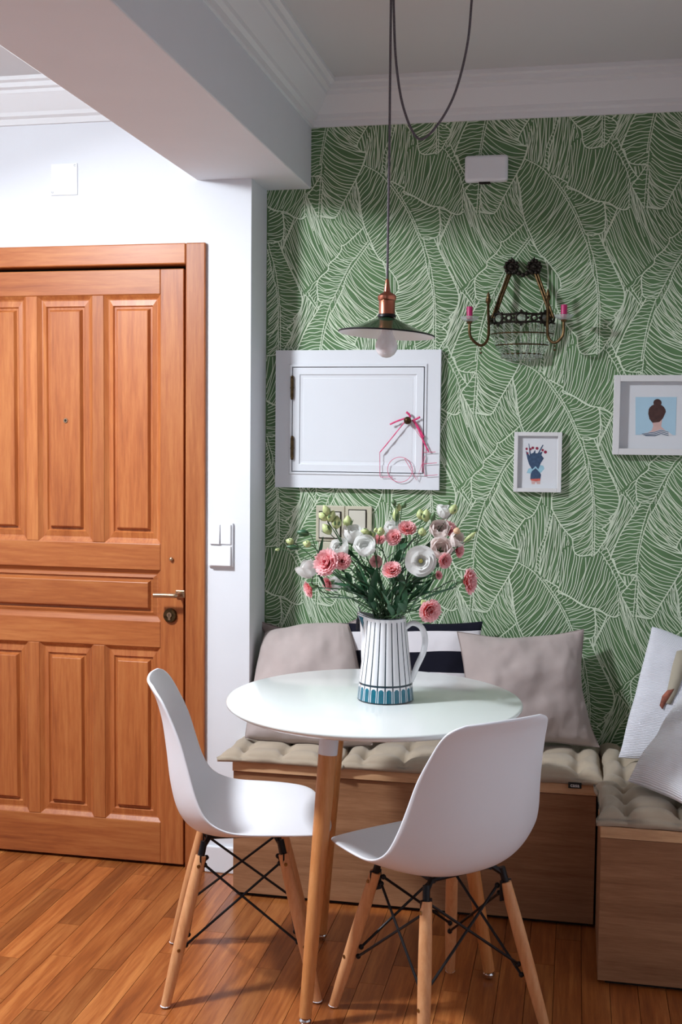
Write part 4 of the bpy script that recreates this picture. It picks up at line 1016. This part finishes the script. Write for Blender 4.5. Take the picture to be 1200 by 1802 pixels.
def cup_petal(mb, R, base, az, r, f, th1, wid, flare, rr, nu=7, nv=8):
    """petal hugging a globe of radius r*f that stands on base; th1 = how far up it reaches, wid = half width in radians"""
    P = []; q = r*f; hh = rr.uniform(-.1, .1)
    for i in range(nu+1):
        t = i/nu; th = .12+(th1-.12)*t; row = []
        for j in range(nv+1):
            s = -1+2*j/nv; a = az+s*wid*(sin(pi*(.10+.62*t)))**.6; tt = th-(.22*s*s*t**2)*th1
            k = q*(1+flare*t**4+.05*s*s+.04*sin(s*5+az*3)*t); k *= 1+.05*s
            v = Vector((k*sin(tt)*cos(a), k*sin(tt)*sin(a), q*1.12-k*1.12*cos(tt)))
            row.append(base+R @ v)
        P.append(row)
    mb.grid(P)
def bloom_lisianthus(c, d, r, openness, rr):
    """white lisianthus: globe of wrapped petals, the open one with a ring of spread petals around it"""
    R = frame_to(d); mb = MB(); base = c-R @ Vector((0, 0, r*(1.0-.55*openness))); off = rr.uniform(0, 6)
    if openness > .6:
        for li, (n, t0, cu, L, W) in enumerate(((5, .95, .55, 1.08, .78), (5, .72, .55, .98, .70), (4, .50, .45, .84, .60))):
            for k in range(n): petal(mb, R, base, off+2*pi*k/n+li*.75, t0, r*L, r*W, cu+rr.uniform(-.08, .08), 0, 0, 8, 9, rr, r*.08)
        for k in range(4): cup_petal(mb, R, base+R @ Vector((0, 0, r*.05)), off+k*1.57, r, .42, 1.9, 1.0, .05, rr)
    else:
        for li, (n, f, t1) in enumerate(((5, 1.0, 2.0+.5*(.4-openness)), (4, .88, 2.3), (4, .72, 2.45), (3, .5, 2.5))):
            for k in range(n): cup_petal(mb, R, base, off+2*pi*k/n+li*.8+rr.uniform(-.1, .1), r, f, t1, 1.0, (.10 if li == 0 else .03)+.12*openness, rr)
    ct = MB()
    if openness > .6: ct.ball(base+R @ Vector((0, 0, r*.42)), r*.15, seg=10, rings=6)
    return mb, ct, base, R
def bloom_carnation(c, d, r, rr):
    R = frame_to(d); mb = MB(); base = c-R @ Vector((0, 0, r*.75))
    for li, (n, tl, ln) in enumerate(((9, 1.15, 1.0), (9, .92, .98), (8, .68, .95), (7, .42, .90), (5, .18, .85))):
        for k in range(n):
            petal(mb, R, base, 2*pi*k/n+li*.5+rr.uniform(-.2, .2), tl*.62, r*1.28*ln, r*.42, tl*.55+rr.uniform(-.15, .15), r*.075, 0, 5, 8, rr, r*.05, 1)
    return mb, base, R
def leafmesh(mb, a, d, L, w, droop, rr):
    d = Vector(d).normalized(); side = d.cross(Vector((0, 0, 1)));
    if side.length < .1: side = Vector((1, 0, 0))
    side.normalize(); side = (side+Vector((0, 0, rr.uniform(-.5, .5)))).normalized(); up = side.cross(d).normalized(); P = []
    for i in range(10):
        t = i/9; c = a+d*L*t+Vector((0, 0, -droop*L*t*t)); ww = w*sin(pi*min(1, t*.93+.04))**.8*(1-.25*t)
        P.append([c+side*ww*s+up*abs(s)*ww*.28 for s in (-1, -.5, 0, .5, 1)])
    mb.grid(P)
def mouth(rr):
    a = rr.uniform(0, 2*pi); q = .030*rr.random()**.5; return Vector((JX+q*cos(a), JY+q*sin(a), TZ+.195))
def stem_curve(rr, end, d_end, sag=.0):
    m = mouth(rr); foot = Vector((JX+(JX-m.x)*.6, JY+(JY-m.y)*.6, TZ+.03))
    L = (end-m).length; mid = m.lerp(end, .45)+Vector((0, 0, .10*L))
    return catmull([foot, m, mid, end-Vector(d_end).normalized()*L*.12, end], 7)
LEAVES = 0
def flower(kind, px, py, y, rpx, dirv, label, open_=.8, mat='petalw', seed=0, leaves=1, group=None):
    rr = random.Random(seed*13+5); c = at(px, py, y=y); r = rpx/F_PX*y*(1.12 if (kind == 'C' or open_ > .6) else 1.0); d = Vector(dirv).normalized()
    name, cat = ('lisianthus', 'flower') if kind == 'L' else ('carnation', 'flower')
    t = thing(name, mouth(random.Random(seed))*0+Vector((JX, JY, TZ+.195)), label, cat, group)
    if kind == 'L': mb, ct, base, R = bloom_lisianthus(c, d, r, open_, rr)
    else: mb, base, R = bloom_carnation(c, d, r, rr); ct = MB()
    mats = [M[mat]] if kind == 'L' else [M[mat], M['petaled']]
    obj('petals', mb, mats, t, norecalc=True, angle=180)
    if ct.v: obj('flower_centre', ct, M['centre'], t)
    cl = MB()
    if kind == 'C': cl.lathe([(.0008, -.016), (.0035, -.014), (.0052, -.008), (.0055, .000), (.0062, .008)], base, 10, 0, R)
    else:
        cl.ball(base, .0045, seg=8, rings=5)
        for k in range(5): petal(cl, R, base, k*1.256, .9, .016, .0022, .4, 0, 0, 4, 3, rr, .002)
    obj('calyx', cl, M['sepal'], t, norecalc=True)
    low = base-R @ Vector((0, 0, .012 if kind == 'C' else .0)); pts = stem_curve(rr, low, d*.5+Vector((0, 0, .6)))
    sm = MB(); sm.tube(pts, [.0019-.0004*k/(len(pts)-1) for k in range(len(pts))], 6); obj('stem', sm, M['stem'], t)
    for k in range(leaves):
        lf = MB(); i = rr.randint(10, 20); a = pts[min(i, len(pts)-2)]; az = math.atan2(a.y-JY, a.x-JX)+rr.uniform(-1.2, 1.2)
        leafmesh(lf, a, (cos(az), sin(az), rr.uniform(.5, 1.5)), rr.uniform(.05, .085), rr.uniform(.007, .012), rr.uniform(.1, .45), rr)
        obj('leaf', lf, M['leaf'], t, norecalc=True)
    return t
FLW = [
 ('L', 740, 987, 2.80, 24, (.10, -1, .18), 'fully open white lisianthus facing the viewer, largest bloom of the bouquet', .95, 'petalw'),
 ('L', 643, 963, 2.84, 18, (-.1, -.8, .75), 'cupped round white lisianthus just left of the bouquet centre', .25, 'petalw'),
 ('L', 621, 942, 2.90, 17, (.1, -.3, .9), 'half open white lisianthus in front of the beige socket', .35, 'petalw'),
 ('L', 599, 966, 2.88, 16, (-.3, -.6, .7), 'white lisianthus just above the two pink carnations on the left', .3, 'petalw'),
 ('L', 541, 1002, 2.85, 17, (-.6, -.2, .8), 'closed white lisianthus at the far left of the bouquet', .2, 'petalw'),
 ('L', 782, 902, 2.94, 13, (.25, -.2, .95), 'small white lisianthus at the top right of the bouquet', .35, 'petalw'),
 ('L', 773, 935, 2.92, 16, (.2, -.7, .6), 'pale lisianthus left of the upper right pink carnation', .5, 'petalc'),
 ('L', 775, 967, 2.86, 18, (.2, -.7, .3), 'large blush white lisianthus above the open white bloom', .45, 'petalc'),
 ('L', 803, 952, 2.90, 13, (.5, -.5, .6), 'small blush lisianthus at the right side of the bouquet', .4, 'petalc'),
 ('L', 694, 932, 2.93, 15, (-.1, -.4, .9), 'white lisianthus at the top centre behind the green buds', .4, 'petalw'),
 ('L', 592, 1028, 2.93, 12, (-.5, -.4, .1), 'white lisianthus low on the left behind the stems', .4, 'petalw'),
 ('C', 572, 989, 2.80, 21, (-.35, -1, .35), 'biggest pink carnation on the left of the bouquet', .8, 'petalp'),
 ('C', 602, 987, 2.81, 14, (.2, -1, .3), 'deep pink carnation touching the biggest one on its right', .8, 'petals'),
 ('C', 689, 1001, 2.79, 15, (0, -.8, .7), 'single coral carnation low in the centre of the bouquet', .8, 'petals'),
 ('C', 717, 928, 2.90, 14, (.2, -.7, .7), 'coral carnation at the top centre of the bouquet', .8, 'petals'),
 ('C', 789, 929, 2.95, 15, (.4, -.6, .7), 'pink carnation at the upper right of the bouquet', .8, 'petalp'),
 ('C', 829, 1023, 2.86, 20, (1, -.25, .05), 'pink carnation sticking out sideways at the far right', .8, 'petals'),
 ('C', 758, 1076, 2.76, 18, (.5, -.75, -.15), 'coral carnation drooping over the jug handle', .8, 'petals'),
 ('C', 541, 1038, 2.84, 13, (-.8, -.5, -.3), 'pink carnation drooping at the lower far left', .8, 'petals'),
 ('C', 575, 1028, 2.90, 11, (-.6, -.7, -.2), 'small pink carnation half hidden low on the left', .8, 'petalp'),
 ('C', 809, 968, 2.96, 12, (.9, -.4, .1), 'pink carnation behind the blush blooms on the right', .8, 'petalp'),
 ('C', 784, 987, 2.84, 12, (.6, -.7, -.1), 'coral carnation just right of the open white bloom', .8, 'petals'),
 ('C', 692, 945, 2.86, 13, (-.2, -.9, .3), 'salmon carnation under the top centre white lisianthus', .8, 'petals'),
 ('C', 661, 988, 2.92, 10, (-.1, -1, .2), 'pale peach carnation deep behind the centre stems', .8, 'petalc'),
 ('C', 668, 948, 2.93, 9, (-.1, -1, .5), 'tiny peach carnation behind the centre green buds', .8, 'petals'),
 ('C', 773, 1012, 2.84, 7, (.7, -.5, .2), 'tiny pink carnation opening from its bud on the right', .8, 'petalp'),
]
for i, f in enumerate(FLW):
    flower(f[0], f[1], f[2], f[3], f[4], f[5], f[6], f[7], f[8], seed=i+1, leaves=4, group='lisianthus blooms in the jug' if f[0] == 'L' else 'carnations in the jug')
# sprigs carrying unopened buds: (label, y, [(px,py,length px,width px,dirx,dirz,material)])
SPR = [
 ('sprig of pale green buds in front of the beige socket', 2.88, [(574, 898, 22, 7, -.3, .7, 'bud'), (583, 908, 24, 9, .4, .8, 'bud'), (568, 909, 20, 8, -.6, .6, 'bud'), (592, 919, 26, 10, .1, 1, 'bud'), (575, 931, 24, 9, -.6, .8, 'bud')]),
 ('single plump green bud right of the socket sprig', 2.90, [(612, 918, 24, 9, .05, 1, 'bud')]),
 ('tall sprig of narrow green buds at the top centre', 2.92, [(697, 906, 26, 7, 0, 1, 'bud'), (693, 884, 14, 4, -.3, 1, 'sepal'), (711, 888, 14, 5, .4, .8, 'sepal'), (702, 893, 14, 5, .1, 1, 'bud')]),
 ('trio of pale green buds right of the top centre', 2.91, [(740, 905, 20, 8, -.1, 1, 'bud'), (750, 907, 24, 9, .1, 1, 'bud'), (762, 909, 18, 5, .3, 1, 'sepal'), (743, 936, 16, 8, .1, .9, 'bud')]),
 ('cluster of small buds lying level over the left centre', 2.85, [(642, 935, 16, 6, -1, .1, 'bud'), (651, 939, 12, 5, .2, .8, 'bud'), (670, 935, 17, 8, .2, .8, 'bud'), (655, 941, 10, 5, .7, .4, 'bud'), (661, 933, 10, 4, .2, 1, 'bud')]),
 ('pointed green bud beside the top right white flower', 2.94, [(798, 896, 20, 8, .45, .9, 'bud'), (790, 884, 9, 4, -.1, 1, 'sepal')]),
 ('peach coloured bud beside the upper right carnation', 2.90, [(804, 934, 13, 7, .3, .9, 'budpeach')]),
 ('long thin green bud reaching out at the upper right', 2.90, [(827, 945, 30, 5, .85, .75, 'bud'), (836, 933, 10, 3, .6, .8, 'sepal')]),
 ('arching sprig of small buds at the far left', 2.88, [(510, 953, 16, 7, -.9, .3, 'bud'), (488, 967, 9, 3, -.9, -.3, 'bud'), (533, 938, 24, 7, -1, .2, 'leaf'), (515, 963, 24, 5, -1, .1, 'leaf')]),
 ('small pale bud left of the biggest pink carnation', 2.86, [(540, 957, 16, 7, -.8, .25, 'bud')]),
 ('green bud hanging beside the tiny pink carnation', 2.85, [(766, 1014, 14, 6, .9, 0, 'sepal')]),
 ('pale bud just left of the drooping coral carnation', 2.79, [(746, 1061, 12, 7, .6, .3, 'bud')]),
]
def sprig(label, y, items, seed):
    rr = random.Random(seed*7+1); t = thing('bud_sprig', (JX, JY, TZ+.195), label, 'flower bud', 'unopened buds in the jug')
    ends = []
    for (px, py, ln, wd, dx, dz, m) in items:
        c = at(px, py, y=y+rr.uniform(-.015, .015)); d = Vector((dx, -.15, dz)).normalized(); L = ln/F_PX*y; w = wd/F_PX*y
        R = frame_to(d); mb = MB(); base = c-d*L*.5
        mb.lathe([(.0006, 0), (w*.55, L*.10), (w*.92, L*.32), (w*.98, L*.5), (w*.72, L*.72), (w*.34, L*.9), (.0003, L*1.0)], base, 10, 0, R)
        b = obj('bud', mb, M[m], t)
        sp_ = MB()
        for k in range(4): petal(sp_, R, base, k*1.57+rr.random(), .75, L*.75, w*.22, -.75, 0, 0, 4, 3, rr, w*.25)
        obj('sepals', sp_, M['sepal'], b, norecalc=True)
        ends.append((base, d))
    mean = sum((e[0] for e in ends), Vector())/len(ends); m = mouth(rr)
    fork = mean.lerp(m, .28)+Vector((0, 0, -.004))
    sm = MB(); L = (fork-m).length; foot = Vector((JX+(JX-m.x)*.6, JY+(JY-m.y)*.6, TZ+.03)); pts = catmull([foot, m, m.lerp(fork, .5)+Vector((0, 0, .06*L)), fork], 6)
    sm.tube(pts, .0017, 6); 
    for b_, d in ends: sm.tube(catmull([fork, fork.lerp(b_, .55)+Vector((0, 0, .004)), b_-d*.004, b_], 5), .0011, 5)
    obj('stem', sm, M['stem'], t)
    for k in range(3):
        lf = MB(); i = rr.randint(8, 17); a = pts[i]; az = math.atan2(a.y-JY, a.x-JX)+rr.uniform(-1., 1.)
        leafmesh(lf, a, (cos(az), sin(az), rr.uniform(.4, 1.6)), rr.uniform(.045, .08), rr.uniform(.006, .011), rr.uniform(.1, .4), rr); obj('leaf', lf, M['leaf'], t, norecalc=True)
for i, s in enumerate(SPR): sprig(s[0], s[1], s[2], i+1)
# broad leaves standing in the jug mouth
FOL = [((625, 1055), (568, 1049), .012, 'broad dark green leaf pointing left above the jug', 2.85), ((652, 1070), (662, 1000), .013, 'upright dark leaf over the left of the jug mouth', 2.86),
       ((690, 1080), (672, 1040), .011, 'short pointed leaf at the jug rim', 2.84), ((720, 1078), (755, 1022), .015, 'broad dark leaf right of the jug mouth', 2.83), ((712, 1080), (704, 1005), .015, 'tall dark leaf standing at the centre of the jug', 2.87),
       ((700, 1082), (712, 1052), .010, 'small leaf over the front of the jug rim', 2.82), ((735, 1060), (800, 1030), .011, 'leaf reaching right towards the side carnation', 2.86), ((650, 1045), (630, 990), .010, 'leaf rising on the left among the stems', 2.88),
       ((560, 990), (568, 945), .006, 'curled leaf above the biggest pink carnation', 2.86)]
for i, (a, b, w, lab, y) in enumerate(FOL):
    rr = random.Random(i+40); A = at(a[0], a[1], y=y); B = at(b[0], b[1], y=y-.02)
    t = thing('leafy_stem', (JX, JY, TZ+.195), lab, 'leaf', 'loose foliage in the jug')
    mb = MB(); leafmesh(mb, A, B-A, (B-A).length*1.08, w, .06, rr); obj('leaf', mb, M['leaf'], t, norecalc=True)
    m = mouth(rr); sm = MB(); sm.tube(catmull([Vector((JX, JY, TZ+.03)), m, m.lerp(A, .6), A+(B-A)*.1], 5), .0016, 6); obj('stem', sm, M['stem'], t)
